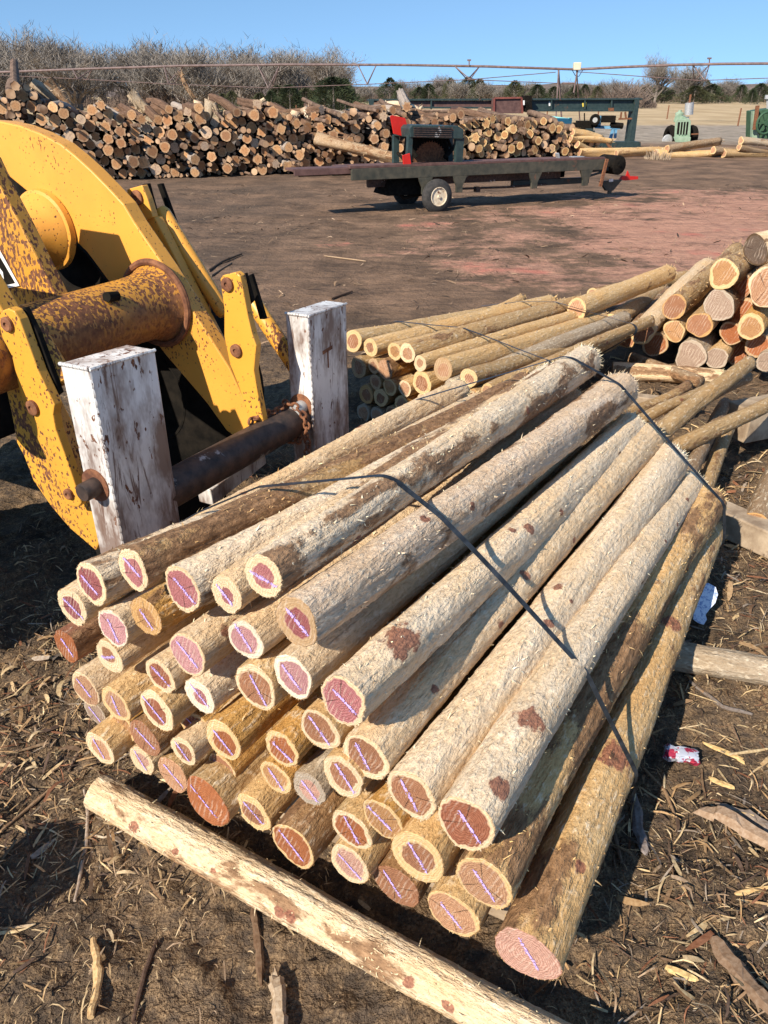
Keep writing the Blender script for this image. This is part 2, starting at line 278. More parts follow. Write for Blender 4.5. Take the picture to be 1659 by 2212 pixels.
# ------------------------------------------------------------------ objects
def tag(o, label=None, cat=None, group=None, kind=None):
    if label: o['label'] = label
    if cat: o['category'] = cat
    if group: o['group'] = group
    if kind: o['kind'] = kind
    return o
def link(o): S.collection.objects.link(o); return o
def empty(name, loc=(0, 0, 0), **k):
    o = link(bpy.data.objects.new(name, None)); o.location = loc; o.empty_display_size = .1
    return tag(o, k.get('label'), k.get('cat'), k.get('group'), k.get('kind'))
def root_loc(p):
    while p is not None and p.parent is not None: p = p.parent
    return np.array(p.location) if p is not None else np.zeros(3)
class MB:
    def __init__(s): s.v = []; s.f = []; s.m = []; s.n = 0
    def add(s, vs, fs, mi=0):
        s.v.append(np.asarray(vs, float).reshape(-1, 3)); s.f += [tuple(i + s.n for i in f) for f in fs]; s.m += [mi] * len(fs); s.n += len(s.v[-1]); return s
    def box(s, c, h, ax=None, mi=0, taper=1.0):
        c = np.asarray(c, float); ax = np.eye(3) if ax is None else np.array([np.array(a, float) / np.linalg.norm(a) for a in ax])
        vs = [c + ax[0] * h[0] * a * (taper if d > 0 else 1) + ax[1] * h[1] * b * (taper if d > 0 else 1) + ax[2] * h[2] * d for d in (-1, 1) for b in (-1, 1) for a in (-1, 1)]
        return s.add(vs, [(0, 2, 3, 1), (4, 5, 7, 6), (0, 1, 5, 4), (2, 6, 7, 3), (0, 4, 6, 2), (1, 3, 7, 5)], mi)
    def bar(s, a, b, w, h, up=(0, 0, 1), mi=0):
        a, b, up = np.asarray(a, float), np.asarray(b, float), np.asarray(up, float); d = b - a; L = np.linalg.norm(d); d = d / L
        sd = np.cross(d, up); sd /= np.linalg.norm(sd); u = np.cross(sd, d)
        return s.box((a + b) / 2, (L / 2, w / 2, h / 2), (d, sd, u), mi)
    def tube(s, pts, rad, n=12, cap=True, mi=0):
        pts = [np.asarray(p, float) for p in pts]; rad = rad if hasattr(rad, '__len__') else [rad] * len(pts)
        base = s.n; vs = []; u = None
        for i, p in enumerate(pts):
            d = pts[min(i + 1, len(pts) - 1)] - pts[max(i - 1, 0)]; d = d / (np.linalg.norm(d) + 1e-12)
            if u is None: u = np.cross(d, (0, 0, 1) if abs(d[2]) < .9 else (1, 0, 0))
            u = u - d * (u @ d); u /= np.linalg.norm(u); w = np.cross(d, u)
            vs += [p + (u * math.cos(2 * math.pi * k / n) + w * math.sin(2 * math.pi * k / n)) * rad[i] for k in range(n)]
        fs = [(i * n + k, i * n + (k + 1) % n, (i + 1) * n + (k + 1) % n, (i + 1) * n + k) for i in range(len(pts) - 1) for k in range(n)]
        if cap: fs += [tuple(range(n))[::-1], tuple((len(pts) - 1) * n + k for k in range(n))]
        return s.add(vs, fs, mi)
    def lathe(s, c, axis, prof, n=28, mi=0):           # prof: (distance along axis, radius)
        axis = np.asarray(axis, float) / np.linalg.norm(axis); c = np.asarray(c, float)
        u = np.cross(axis, (0, 0, 1) if abs(axis[2]) < .9 else (1, 0, 0)); u /= np.linalg.norm(u); w = np.cross(axis, u)
        vs = [c + axis * a + (u * math.cos(2 * math.pi * k / n) + w * math.sin(2 * math.pi * k / n)) * r for a, r in prof for k in range(n)]
        fs = [(i * n + k, i * n + (k + 1) % n, (i + 1) * n + (k + 1) % n, (i + 1) * n + k) for i in range(len(prof) - 1) for k in range(n)]
        fs += [tuple(range(n))[::-1], tuple((len(prof) - 1) * n + k for k in range(n))]
        return s.add(vs, fs, mi)
    def prism(s, poly, vec, mi=0):
        n = len(poly); vec = np.asarray(vec, float); vs = [np.asarray(p, float) for p in poly] + [np.asarray(p, float) + vec for p in poly]
        return s.add(vs, [tuple(range(n))[::-1], tuple(range(n, 2 * n))] + [(i, (i + 1) % n, n + (i + 1) % n, n + i) for i in range(n)], mi)
    def torus(s, c, axis, R0, r, n=24, m=10, mi=0, squash=1.0):
        axis = np.asarray(axis, float) / np.linalg.norm(axis); c = np.asarray(c, float)
        u = np.cross(axis, (0, 0, 1) if abs(axis[2]) < .9 else (1, 0, 0)); u /= np.linalg.norm(u); w = np.cross(axis, u)
        vs = []
        for i in range(n):
            a = 2 * math.pi * i / n; e = u * math.cos(a) + w * math.sin(a)
            for k in range(m):
                b = 2 * math.pi * k / m; vs.append(c + e * (R0 + r * math.cos(b)) + axis * r * squash * math.sin(b))
        return s.add(vs, [(i * m + k, ((i + 1) % n) * m + k, ((i + 1) % n) * m + (k + 1) % m, i * m + (k + 1) % m) for i in range(n) for k in range(m)], mi)
    def build(s, name, mats, parent=None, smooth=False, bevel=0.0, **k):
        me = bpy.data.meshes.new(name); V = np.vstack(s.v)
        loc = root_loc(parent) if parent is not None else np.array(k.get('origin', V.mean(0) * [1, 1, 0] + [0, 0, V[:, 2].min()]))
        me.from_pydata((V - loc).tolist(), [], s.f)
        for m in (mats if isinstance(mats, (list, tuple)) else [mats]): me.materials.append(m)
        if len(set(s.m)) > 1: me.polygons.foreach_set('material_index', s.m)
        if smooth: me.polygons.foreach_set('use_smooth', [True] * len(me.polygons))
        me.update(); o = link(bpy.data.objects.new(name, me))
        if smooth:
            try: me.set_sharp_from_angle(angle=R(40))
            except Exception: pass
        if parent is not None: o.parent = parent
        else: o.location = loc
        if bevel:
            b = o.modifiers.new('bevel', 'BEVEL'); b.width = bevel; b.segments = 2; b.limit_method = 'ANGLE'; b.angle_limit = R(35)
        return tag(o, k.get('label'), k.get('cat'), k.get('group'), k.get('kind'))
def copy_tree(o, parent=None):
    c = link(o.copy())
    if parent is not None: c.parent = parent
    for ch in list(o.children): copy_tree(ch, c)
    return c
def np_mesh(name, V, F, mats, smooth=True, attrs=(), mi=None):
    me = bpy.data.meshes.new(name); V = np.asarray(V, np.float32)
    if isinstance(F, np.ndarray):
        nf, k = F.shape; me.vertices.add(len(V)); me.vertices.foreach_set('co', V.ravel())
        me.loops.add(nf * k); me.loops.foreach_set('vertex_index', F.astype(np.int32).ravel())
        me.polygons.add(nf); me.polygons.foreach_set('loop_start', np.arange(0, nf * k, k, dtype=np.int32))
    else:
        me.from_pydata(V.tolist(), [], F)
    for m in (mats if isinstance(mats, (list, tuple)) else [mats]): me.materials.append(m)
    if mi is not None: me.polygons.foreach_set('material_index', np.asarray(mi, np.int32))
    if smooth: me.polygons.foreach_set('use_smooth', np.ones(len(me.polygons), bool))
    for an, typ, data in attrs:
        a = me.attributes.new(an, typ, 'POINT'); a.data.foreach_set({'FLOAT': 'value', 'FLOAT_VECTOR': 'vector', 'FLOAT_COLOR': 'color'}[typ], np.asarray(data, np.float32).ravel())
    me.update(calc_edges=True); me.validate(); return me

# ------------------------------------------------------------------ GROUND (one sheet to the horizon)
def axis_pts(lo, hi, a, b, st, g=1.045):
    core = list(np.arange(a, b, st)); r = []; x = core[-1]; s = st
    while x < hi: s *= g; x += s; r.append(x)
    l = []; x = a; s = st
    while x > lo: s *= g; x -= s; l.append(x)
    return np.array(l[::-1] + core + r)
gx = axis_pts(-2500, 2500, -1.9, 3.0, .018); gy = axis_pts(-60, 4500, .7, 4.6, .018, 1.035)
GX, GY = np.meshgrid(gx, gy); P = np.stack([GX.ravel(), GY.ravel(), np.zeros(GX.size)], 1)
D = np.hypot(P[:, 0], P[:, 1])
def ground_z(P):
    D = np.hypot(P[:, 0], P[:, 1]); fade = np.clip((60 - D) / 40, 0, 1); nf = np.clip((9 - D) / 4, 0, 1)
    z = (fbm(P * [1.1, 1.6, 1] + 3.3, 4, 1) - .47) * .10 * fade
    z = z + (fbm(P * 7 + 9, 3, 5) - .45) * .07 * nf + np.maximum(fbm(P * 19, 3, 9) - .46, 0) * .10 * nf
    return z - .012
Z = ground_z(P)
ii = np.arange(GX.size).reshape(GX.shape)
F = np.stack([ii[:-1, :-1].ravel(), ii[:-1, 1:].ravel(), ii[1:, 1:].ravel(), ii[1:, :-1].ravel()], 1)
go = link(bpy.data.objects.new('ground', np_mesh('ground', np.stack([P[:, 0], P[:, 1], Z], 1), F, M['ground']))); tag(go, kind='structure')
def gz(x, y): return float(ground_z(np.array([[x, y, 0.0]]))[0])

# ------------------------------------------------------------------ LOGS
TINT = {'pale': (.80, .69, .56), 'cream': (.75, .61, .45), 'pink': (.76, .64, .54), 'yellow': (.65, .47, .26), 'gold': (.56, .34, .12), 'tan': (.46, .33, .185),
        'brown': (.33, .205, .11), 'grey': (.40, .345, .285), 'red': (.28, .13, .085), 'old': (.27, .20, .14)}
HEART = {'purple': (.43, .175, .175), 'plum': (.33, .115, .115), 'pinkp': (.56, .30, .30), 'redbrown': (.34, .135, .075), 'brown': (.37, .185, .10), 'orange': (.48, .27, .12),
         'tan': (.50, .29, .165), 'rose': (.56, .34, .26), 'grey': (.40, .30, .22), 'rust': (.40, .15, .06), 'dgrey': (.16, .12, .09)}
SAP = {'c': (.78, .62, .41), 'w': (.84, .74, .60), 'y': (.72, .53, .28), 'o': (.60, .37, .16), 'g': (.48, .41, .33), 't': (.52, .36, .21), 'd': (.12, .08, .05)}
def log_thing(name, N, Fp, r0, r1, tint='pale', heart='purple', sap='c', hr=.7, bark=.2, knots=(), nk=3, fuzz=500, ns=40, dz=.022, seed=0, bow=.012, chalk=None, lump=.03,
              label=None, cat='log', group=None, fringe=70, split=True, relief=.0028, fsz=1.0):
    rs = np.random.default_rng(seed + 11); N = np.asarray(N, float); Fp = np.asarray(Fp, float); ax = Fp - N; L = np.linalg.norm(ax); ax = ax / L
    q = Vector(ax).to_track_quat('Z', 'Y'); Rm = np.array(q.to_matrix())
    nz = max(4, int(L / dz)); t = np.linspace(0, 1, nz + 1); th = np.arange(ns) * 2 * np.pi / ns
    T, TH = np.meshgrid(t, th, indexing='ij'); Zc = T * L
    rad = r0 + (r1 - r0) * T
    shape = np.ones_like(T)
    for k, a in ((2, lump), (3, lump * .7), (5, lump * .4)):
        shape = shape + a * np.sin(k * TH + rs.uniform(0, 6.3) + rs.uniform(-1.5, 1.5) * Zc) * (.5 + rs.random())
    shape = shape + .02 * np.sin(Zc * rs.uniform(2, 6) + rs.uniform(0, 6)) + .012 * np.sin(Zc * rs.uniform(9, 15) + rs.uniform(0, 6))
    rad = rad * shape
    q3 = np.stack([np.cos(TH).ravel() * 2.2, np.sin(TH).ravel() * 2.2, Zc.ravel() * 9], 1) + seed * 3.1
    fl = (fbm(q3 * np.array([3, 3, 1.2]), 3, seed) - .45); rad = rad + fl.reshape(T.shape) * relief * 3.2 + (rs.random(T.shape) - .5) * relief * .8
    knot = np.zeros_like(T); kl = list(knots)
    for _ in range(nk): kl.append((rs.uniform(.08, .95) * L, rs.uniform(0, 2 * np.pi), rs.uniform(.007, .015)))
    for (zk, tk, sk) in kl:
        da = (TH - tk + np.pi) % (2 * np.pi) - np.pi; d2 = (((Zc - zk) / (sk * 1.15)) ** 2 + (da * r0 / sk) ** 2)
        g = np.exp(-d2 * .8); knot = np.maximum(knot, g); rad = rad + np.exp(-d2 * .35) * sk * .28 - g * sk * .12
    bx, by = rs.uniform(-1, 1, 2) * bow
    cx = bx * np.sin(np.pi * T) + bx * .3 * np.sin(2.7 * np.pi * T + 1) * T * (1 - T) * 4; cy = by * np.sin(np.pi * T)
    X = cx + rad * np.cos(TH); Y = cy + rad * np.sin(TH)
    V = np.stack([X.ravel(), Y.ravel(), Zc.ravel()], 1)
    idx = np.arange((nz + 1) * ns).reshape(nz + 1, ns); nx = np.roll(idx, -1, 1)
    Fq = np.stack([idx[:-1].ravel(), nx[:-1].ravel(), nx[1:].ravel(), idx[1:].ravel()], 1)
    # far cap as degenerate fan of quads is avoided: use a small inset ring
    cap0 = len(V); V = np.vstack([V, [[cx[-1, 0], cy[-1, 0], L]]]); farring = idx[-1]
    Fl = Fq.tolist() + [[int(farring[k]), int(farring[(k + 1) % ns]), cap0] for k in range(ns)]
    nv = len(V)
    fv = []; ff = []
    def sliver(pz, pt, ln, wd, da, lift):
        i = min(int(pz / L * nz), nz); k = int(pt / (2 * np.pi) * ns) % ns; r = rad[i, k] - .0008; c, s_ = math.cos(pt), math.sin(pt)
        b = np.array([cx[i, 0] + r * c, cy[i, 0] + r * s_, pz]); nrm = np.array([c, s_, 0]); tg = np.array([-s_, c, 0]); axz = np.array([0, 0, 1.0])
        dv = axz * math.cos(da) + tg * math.sin(da); dv = dv * math.cos(lift) + nrm * math.sin(lift); w = np.cross(dv, nrm); w /= np.linalg.norm(w) + 1e-9
        j = len(fv) + nv; mid = b + dv * ln * .5 + nrm * ln * .06; fv.extend([b - w * wd, b + w * wd, mid + w * wd * .7, mid - w * wd * .7, b + dv * ln]); ff.extend([[j, j + 1, j + 2, j + 3], [j + 3, j + 2, j + 4]])
    for _ in range(fuzz):
        sliver(rs.uniform(.01, .99) * L, rs.uniform(0, 2 * np.pi), rs.uniform(.005, .015) * fsz * (2.2 if rs.random() < .06 else 1), rs.uniform(.0009, .0028) * fsz, rs.normal(0, .9) + (math.pi if rs.random() < .4 else 0), rs.uniform(.08, .7))
    for _ in range(fringe):
        sliver(rs.uniform(.0, .006), rs.uniform(0, 2 * np.pi), rs.uniform(.001, .0055), rs.uniform(.0005, .0012), math.pi + rs.normal(0, .5), rs.uniform(.2, 1.0))
        sliver(L - rs.uniform(.0, .02), rs.uniform(0, 2 * np.pi), rs.uniform(.008, .03) * fsz, rs.uniform(.0008, .002) * fsz, rs.normal(0, .5), rs.uniform(.1, .9))
    if fv: V = np.vstack([V, np.array(fv)])
    tc = np.array(TINT[tint] if isinstance(tint, str) else tint) * rs.uniform(.92, 1.06) * [1.0, .96, .87]
    col = np.ones((len(V), 4)); col[:, :3] = tc; col[nv:, :3] = np.clip(tc * rs.uniform(.95, 1.55, (len(V) - nv, 1)), 0, .86)
    kn = np.zeros(len(V)); kn[:knot.size] = knot.ravel()
    bk = np.full(len(V), bark, float)
    if bark > 0:
        bl = fbm(np.stack([T.ravel() * L * 1.6, np.cos(TH).ravel() * .9, np.sin(TH).ravel() * .9], 1) + seed * 1.7, 2, seed); bk[:knot.size] = np.clip(bark + (bl - .38) * 1.6 * min(1, bark * 2.5), 0, 1.3)
    bk[nv:] = 0
    me = np_mesh(name, V, Fl + ff, M['wood'], True, [('tint', 'FLOAT_COLOR', col), ('knot', 'FLOAT', kn), ('bark', 'FLOAT', bk)])
    fr = [0, .3, .55, .75, .9, .97, 1.0]; fvv = []; fc = []
    sh0 = rad[0] / r0
    for kf, f in enumerate(fr):
        for k in range(ns):
            rr = rad[0, k] * f; fvv.append((cx[0, 0] + rr * math.cos(th[k]), cy[0, 0] + rr * math.sin(th[k]), -.0012 + (.0035 if f == 1 else 0) + rs.normal(0, .0003)))
            fc.append((f * math.cos(th[k]), f * math.sin(th[k]), seed * .37))
    hx, hy = rs.uniform(-.13, .13, 2); fc = np.array(fc); fc[:, 0] += hx * (1 - fc[:, 0] ** 2); fc[:, 1] += hy * (1 - fc[:, 1] ** 2)
    fcs = [[a * ns + k, a * ns + (k + 1) % ns, (a + 1) * ns + (k + 1) % ns, (a + 1) * ns + k][::-1] for a in range(1, len(fr) - 1) for k in range(ns)]
    fcs += [[0, ns + (k + 1) % ns, ns + k] for k in range(ns)]
    n_ = len(fvv); hc = np.ones((n_, 4)); hc[:, :3] = np.array(HEART[heart]) * rs.uniform(.9, 1.1); sc = np.ones((n_, 4)); sc[:, :3] = np.array(SAP[sap]) * rs.uniform(.93, 1.05)
    fm = np_mesh('cut_face', fvv, fcs, M['cut'], False, [('fc', 'FLOAT_VECTOR', fc), ('hr', 'FLOAT', np.full(n_, min(hr * 1.08, .9) if hr < 1 else hr)), ('heart', 'FLOAT_COLOR', hc), ('sap', 'FLOAT_COLOR', sc)])
    if split:
        root = empty(name, tuple(N), label=label, cat=cat, group=group); root.rotation_mode = 'QUATERNION'; root.rotation_quaternion = q
        sh = link(bpy.data.objects.new('shaft', me)); sh.parent = root
        cf = link(bpy.data.objects.new('cut_face', fm)); cf.parent = root
        if chalk is not None:
            d = Rm.T @ np.array(chalk, float); d[2] = 0; d /= np.linalg.norm(d); d = d + np.array([-d[1], d[0], 0]) * rs.normal(0, .14); d /= np.linalg.norm(d); w = np.array([-d[1], d[0], 0]); ln = r0 * rs.uniform(1.15, 1.55); nseg = 34
            c0 = np.array([cx[0, 0], cy[0, 0], 0]) + w * rs.normal(0, .06) * r0 + d * rs.normal(0, .08) * r0; cv = []; cf_ = []
            for i in range(nseg + 1):
                s_ = (i / nseg - .5) * ln; wd = .0030 * rs.uniform(.3, 1.25) * (min(i, nseg - i) / 3 if min(i, nseg - i) < 3 else 1) + .0003; o_ = w * rs.normal(0, .0007)
                cv += [c0 + d * s_ + o_ - w * wd + np.array([0, 0, -.0034]), c0 + d * s_ + o_ + w * wd + np.array([0, 0, -.0034])]
                if i < nseg and rs.random() > .16: cf_.append([2 * i, 2 * i + 1, 2 * i + 3, 2 * i + 2])
            for _ in range(60):
                i = rs.integers(0, nseg); s_ = (i / nseg - .5) * ln; p = c0 + d * s_ + w * rs.normal(0, .0030) + np.array([0, 0, -.003]); a = rs.uniform(.0008, .002); j = len(cv)
                cv += [p, p + d * a * 3, p + d * a * 2 + w * a]; cf_.append([j, j + 1, j + 2])
            ck = link(bpy.data.objects.new('chalk_mark', np_mesh('chalk_mark', cv, cf_, M['chalk'], False))); ck.parent = cf
        return root
    return me, fm

# ------------------------------------------------------------------ FRONT BUNDLE of peeled cedar posts
n1 = np.array([.459, .889, 0]); u1 = np.array([.889, -.459, 0]); C1 = 1.085
CP = 'cedar posts of the front strapped bundle'
# x, y, radius px (photo), heart, sap, heart size, tint, bark, step back (m), far end px or None, chalk slope, label
FB = [
(197,1261,50,'plum','c',.74,'pale',.75,.0,(1085,880),1.0,'post with dark plum heartwood at the far upper left of the front bundle'),
(287,1231,46,'purple','c',.62,'tan',.9,-.03,(1135,835),.85,'post on the upper left of the front bundle with shaggy brown bark along its side'),
(394,1273,54,'purple','c',.80,'pale',.60,.0,(1180,822),.8,'large post with a big purple oval heart, third along the top of the bundle'),
(489,1283,45,'purple','c',.42,'cream',.62,.0,(1215,808),1.2,'cream post with a small dark purple heart between two larger purple ones, top row'),
(568,1245,49,'purple','c',.56,'pale',.62,-.02,(1262,782),.8,'highest post of the front bundle, small purple heart in wide cream sapwood'),
(640,1344,56,'plum','t',.60,'pink',.52,-.03,(1335,845),.85,'smooth greyish pink post with a tan-rimmed plum end and a dark crack'),
(156,1311,45,'plum','c',.60,'cream',.25,.0,None,1.1,'narrow post with plum heart at the extreme left edge of the upper rows'),
(244,1357,46,'pinkp','w',.86,'cream',.20,-.01,None,1.7,'post with a wide pinkish purple heart and a thin near-white rim, beside the orange one'),
(315,1332,46,'orange','o',.55,'gold',.50,.0,None,1.0,'post with an all orange cut end, below the bark-covered one'),
(143,1396,38,'rust','o',1.3,'red',.9,.04,None,1.1,'reddish bark-covered post with a ragged rust coloured end at the far left of the bundle'),
(236,1419,41,'brown','c',.48,'cream',.15,.0,None,-.45,'post whose small brown heart has its crayon line slanting up to the right'),
(405,1414,51,'pinkp','c',.84,'cream',.2,-.03,None,1.0,'post with a large pale purple heart and a dark knot close above the cut'),
(530,1382,49,'pinkp','w',.72,'cream',.2,-.01,None,1.2,'post with pink purple heart in white sapwood, left of the plum and tan one'),
(346,1460,43,'redbrown','c',.66,'cream',.2,.0,None,.8,'post with a dark red brown heart between two pale purple ones above the middle row'),
(184,1489,43,'tan','c',.88,'cream',.2,.0,None,1.15,'post with wide tan heart and thin cream rim, left end of the middle rows'),
(552,1484,56,'brown','c',.74,'yellow',.12,-.03,None,1.6,'big fuzzy-rimmed post with speckled brown heart in the centre of the bundle end'),
(632,1461,52,'pinkp','w',.74,'cream',.2,-.02,None,1.0,'post with pink heart in almost white sapwood, right of the fuzzy-rimmed one'),
(431,1504,43,'purple','w',.46,'pale',.15,.0,None,1.0,'small post with a tiny dark purple heart in broad pale sapwood, mid bundle'),
(249,1521,43,'tan','y',.70,'yellow',.15,-.01,None,1.5,'post with light tan heart and yellow rim, second from left in middle rows'),
(338,1535,51,'redbrown','c',.62,'yellow',.15,-.02,None,1.2,'post with reddish heart and a notch in its upper edge, left of the tiny-hearted one'),
(206,1540,33,'grey','g',.9,'grey',.1,.10,None,1.0,'weathered grey end set back in the gap at the left edge of the bundle'),
(265,1571,38,'orange','y',.75,'gold',.15,.07,None,1.0,'orange end half hidden behind the light tan post'),
(312,1595,46,'brown','t',1.3,'brown',.3,-.01,None,1.2,'all brown rimless sawn end left of the small cream one'),
(215,1617,44,'tan','c',.62,'yellow',.1,.0,None,1.5,'lowest post at the left corner of the bundle, tan heart in wide cream sapwood'),
(424,1573,45,'redbrown','y',.68,'gold',.15,.06,None,.9,'yellow-rimmed red brown post tucked behind its dark-hearted neighbour'),
(481,1599,51,'rust','y',.66,'gold',.15,-.02,None,1.3,'post with a dark rust heart in yellow sapwood just below mid bundle'),
(306,1643,37,'rose','c',.5,'cream',.1,.03,None,1.2,'ragged cream post low on the left with a splintered uneven rim'),
(396,1622,37,'brown','c',.60,'cream',.1,-.02,None,1.2,'small round cream post with an oval brown heart in the lower left'),
(373,1674,45,'tan','t',1.3,'tan',.2,.0,None,1.1,'plain tan rimless end in the bottom row on the left'),
(480,1660,38,'brown','y',.8,'gold',.2,.04,None,.8,'half-seen brown end under the dark rust heart post'),
(447,1733,63,'rust','o',1.3,'tan',.45,-.03,None,1.35,'largest rust-red sawn end in the bottom row, taller than wide, with no sapwood'),
(608,1618,46,'rust','y',.72,'gold',.2,.0,None,.8,'post with an angular rust heart and yellow rim right of the bundle centre'),
(596,1680,42,'orange','y',.70,'gold',.25,.0,None,1.4,'irregular orange and yellow end just above the bottom row'),
(667,1704,45,'rose','g',.62,'grey',.2,.0,None,1.2,'faded grey-pink weathered end among the fresh ones low in the middle'),
(546,1755,49,'brown','y',.62,'yellow',.15,.0,None,1.0,'post in the bottom row with a small brown heart and parallel saw scratches'),
(741,1515,60,'purple','c',.84,'pale',.42,-.05,(1362,925),.95,'thick post with magenta purple end and big dark red shaggy side knot'),
(690,1577,50,'brown','c',.74,'yellow',.2,.0,None,1.7,'post with a brown heart directly below the magenta purple end'),
(789,1636,58,'brown','c',.74,'cream',.30,-.01,(1395,950),1.3,'yellowish post right of centre with a long brown heart and hairy cream rim'),
(740,1678,53,'brown','c',.64,'yellow',.12,-.02,None,1.0,'post with concentric brown rings and a pale pith spot, left below the long-hearted one'),
(888,1717,61,'brown','c',.74,'pale',.12,-.03,(1442,1000),1.1,'pale smooth post with round brown heart in white sapwood, third from the right'),
(1005,1780,68,'redbrown','c',.86,'pale',.16,-.04,(1490,1050),1.35,'thick pale post with a dark red knot behind its big red-brown heart'),
(826,1770,49,'orange','y',.80,'gold',.25,.0,None,.75,'orange end with a yellow rim wedged under the pale smooth post'),
(759,1793,50,'rust','c',.76,'yellow',.15,-.01,None,1.35,'post with a rust heart just above the lowest cream-rimmed one'),
(633,1828,56,'rust','y',.84,'brown',.65,-.03,None,1.1,'rust-orange end with reddish bark above it, standing out in the bottom row'),
(754,1867,52,'rose','c',.68,'yellow',.1,-.01,None,1.0,'cream-rimmed post with a pale crescent in its heart in the bottom row'),
(901,1852,66,'brown','y',.58,'yellow',.12,-.02,None,1.25,'thick yellow post with a wide yellow rim round a brown heart near the right corner'),
(856,1914,56,'brown','t',1.3,'brown',.3,.02,None,1.1,'all brown sawn end in the bottom row between the two wide-rimmed posts'),
(1045,1907,66,'tan','y',.86,'yellow',.62,-.02,(1527,1085),1.45,'yellow knotty post with a tan end lying second from the right edge'),
(978,1975,63,'tan','y',.86,'yellow',.1,-.01,None,1.3,'lowest post with a big round tan heart, right end of the bottom row'),
(1137,2062,66,'rose','t',1.3,'yellow',.58,-.03,(1532,1150),1.5,'outermost right post, rust stained behind a pale pink end, lying along the ground side'),
]
KN = {35: [(.20, None, .042), (.95, None, .018)], 40: [(.30, None, .034), (.07, None, .022)], 49: [(.62, None, .045), (1.35, None, .035)], 11: [(.10, None, .022)], 5: [(.5, None, .012)], 37: [(.8, None, .014)], 36: []}
fb_c = []
FR = {0: 30, 1: 32, 2: 33, 3: 30, 4: 36, 5: 43, 35: 34, 37: 40, 39: 42, 40: 33, 47: 40, 49: 30}
for i, (x, y, a, heart, sap, hr, tint, bark, dl, far, csl, lab) in enumerate(FB):
    N = PL(x, y, n1, C1 + dl); r0 = a * (1.14 if i == 49 else 1.02) / FPX * depth(N)
    L = 2.27 + rnd.uniform(-.08, .12)
    if far: Fp = ATLEN(far[0], far[1], N, L)
    else:
        Fp = N + np.array([.525, .848, 0]) * L; Fp[2] = .2 + (N[2] - .2) * .84
    Fp[2] = max(Fp[2], .20)
    vis = far is not None or i < 9 or i in (49, 47)
    r1 = r0 * (1.04 if vis else .95)
    if i in FR: r1 = FR[i] / FPX * depth(Fp)
    chalk = PL(x + 10, y + 10 * csl, n1, C1 + dl) - N
    kn = []
    top = Vector((Fp - N)).normalized().to_track_quat('Z', 'Y').to_matrix()
    Rt = np.array(top).T
    for (zk, tk, sk) in KN.get(i, []):
        tv = Rt @ (CAM - (N + (Fp - N) / L * zk)); kn.append((zk, math.atan2(tv[1], tv[0]) + rnd.uniform(-.5, .35), sk))
    log_thing('cedar_post', N, Fp, r0, r1, tint, heart, sap, hr, bark, kn, nk=5 if vis else 2, fuzz=650 if vis else 420, ns=64 if vis else 36,
              dz=.012 if vis else .03, seed=i + 1, bow=.024 if vis else .006, chalk=chalk, label=lab, cat='cedar post', group=CP, fringe=130, lump=.035)
    fb_c.append((N, Fp, r0, r1))

# ------------------------------------------------------------------ STRAPS
def hull2(pts):
    pts = sorted(map(tuple, pts)); lo = []; up = []
    for p in pts:
        while len(lo) > 1 and (lo[-1][0] - lo[-2][0]) * (p[1] - lo[-2][1]) - (lo[-1][1] - lo[-2][1]) * (p[0] - lo[-2][0]) <= 0: lo.pop()
        lo.append(p)
    for p in reversed(pts):
        while len(up) > 1 and (up[-1][0] - up[-2][0]) * (p[1] - up[-2][1]) - (up[-1][1] - up[-2][1]) * (p[0] - up[-2][0]) <= 0: up.pop()
        up.append(p)
    return lo[:-1] + up[:-1]
def strap(logs, n, u, sa, sb, lat_a, lat_b, width, label, group, sag=0.0):
    pts = []
    for N, Fp, r0, r1 in logs:
        lat0 = N @ u; s = sa + (sb - sa) * np.clip((lat0 - lat_a) / (lat_b - lat_a), 0, 1); d = Fp - N; tt = (s - N @ n) / (d @ n)
        if tt < 0.01 or tt > .985: continue
        c = N + d * tt; r = (r0 + (r1 - r0) * tt) * 1.035 + .004
        for k in range(40): pts.append((c @ u + r * math.cos(k * math.pi / 20), c[2] + r * math.sin(k * math.pi / 20)))
    h = hull2(pts); h = h + [h[0]]; P = []
    for a, b in zip(h[:-1], h[1:]):
        m = max(1, int(math.hypot(b[0] - a[0], b[1] - a[1]) / .03))
        for k in range(m): P.append((a[0] + (b[0] - a[0]) * k / m, a[1] + (b[1] - a[1]) * k / m))
    V = []; nP = len(P)
    for i, (l, z) in enumerate(P):
        s = sa + (sb - sa) * (l - lat_a) / (lat_b - lat_a); s += .006 * math.sin(i * .21)
        a, b = P[(i - 1) % nP], P[(i + 1) % nP]; tg = np.array([b[0] - a[0], b[1] - a[1]]); tg /= np.linalg.norm(tg) + 1e-9; nm = u * tg[1] + np.array([0, 0, -tg[0]])
        wv = n + u * (sb - sa) / (lat_b - lat_a) * 0; tw = .2 * math.sin(i * .05 + 1) + 1.15 * max(0, nm @ u) ** 1.5; wv = wv * math.cos(tw) + nm * math.sin(tw)
        c = u * l + n * s + np.array([0, 0, z])
        V += [c - wv * width / 2, c + wv * width / 2, c + wv * width / 2 + nm * .0012, c - wv * width / 2 + nm * .0012]
    F = [(4 * i + k, 4 * i + (k + 1) % 4, 4 * ((i + 1) % nP) + (k + 1) % 4, 4 * ((i + 1) % nP) + k) for i in range(nP) for k in range(4)]
    m = MB(); m.add(V, F); return m.build('strap', M['strap'], label=label, cat='strap', group=group)
strap(fb_c, n1, u1, 1.47, 1.66, -1.45, -.18, .0125, 'black steel strap round the front bundle about half a metre behind the crayon-marked ends', 'steel straps round the bundles')
strap(fb_c, n1, u1, 2.97, 3.20, -1.3, .0, .0125, 'black steel strap near the splintered far end of the front bundle', 'steel straps round the bundles')

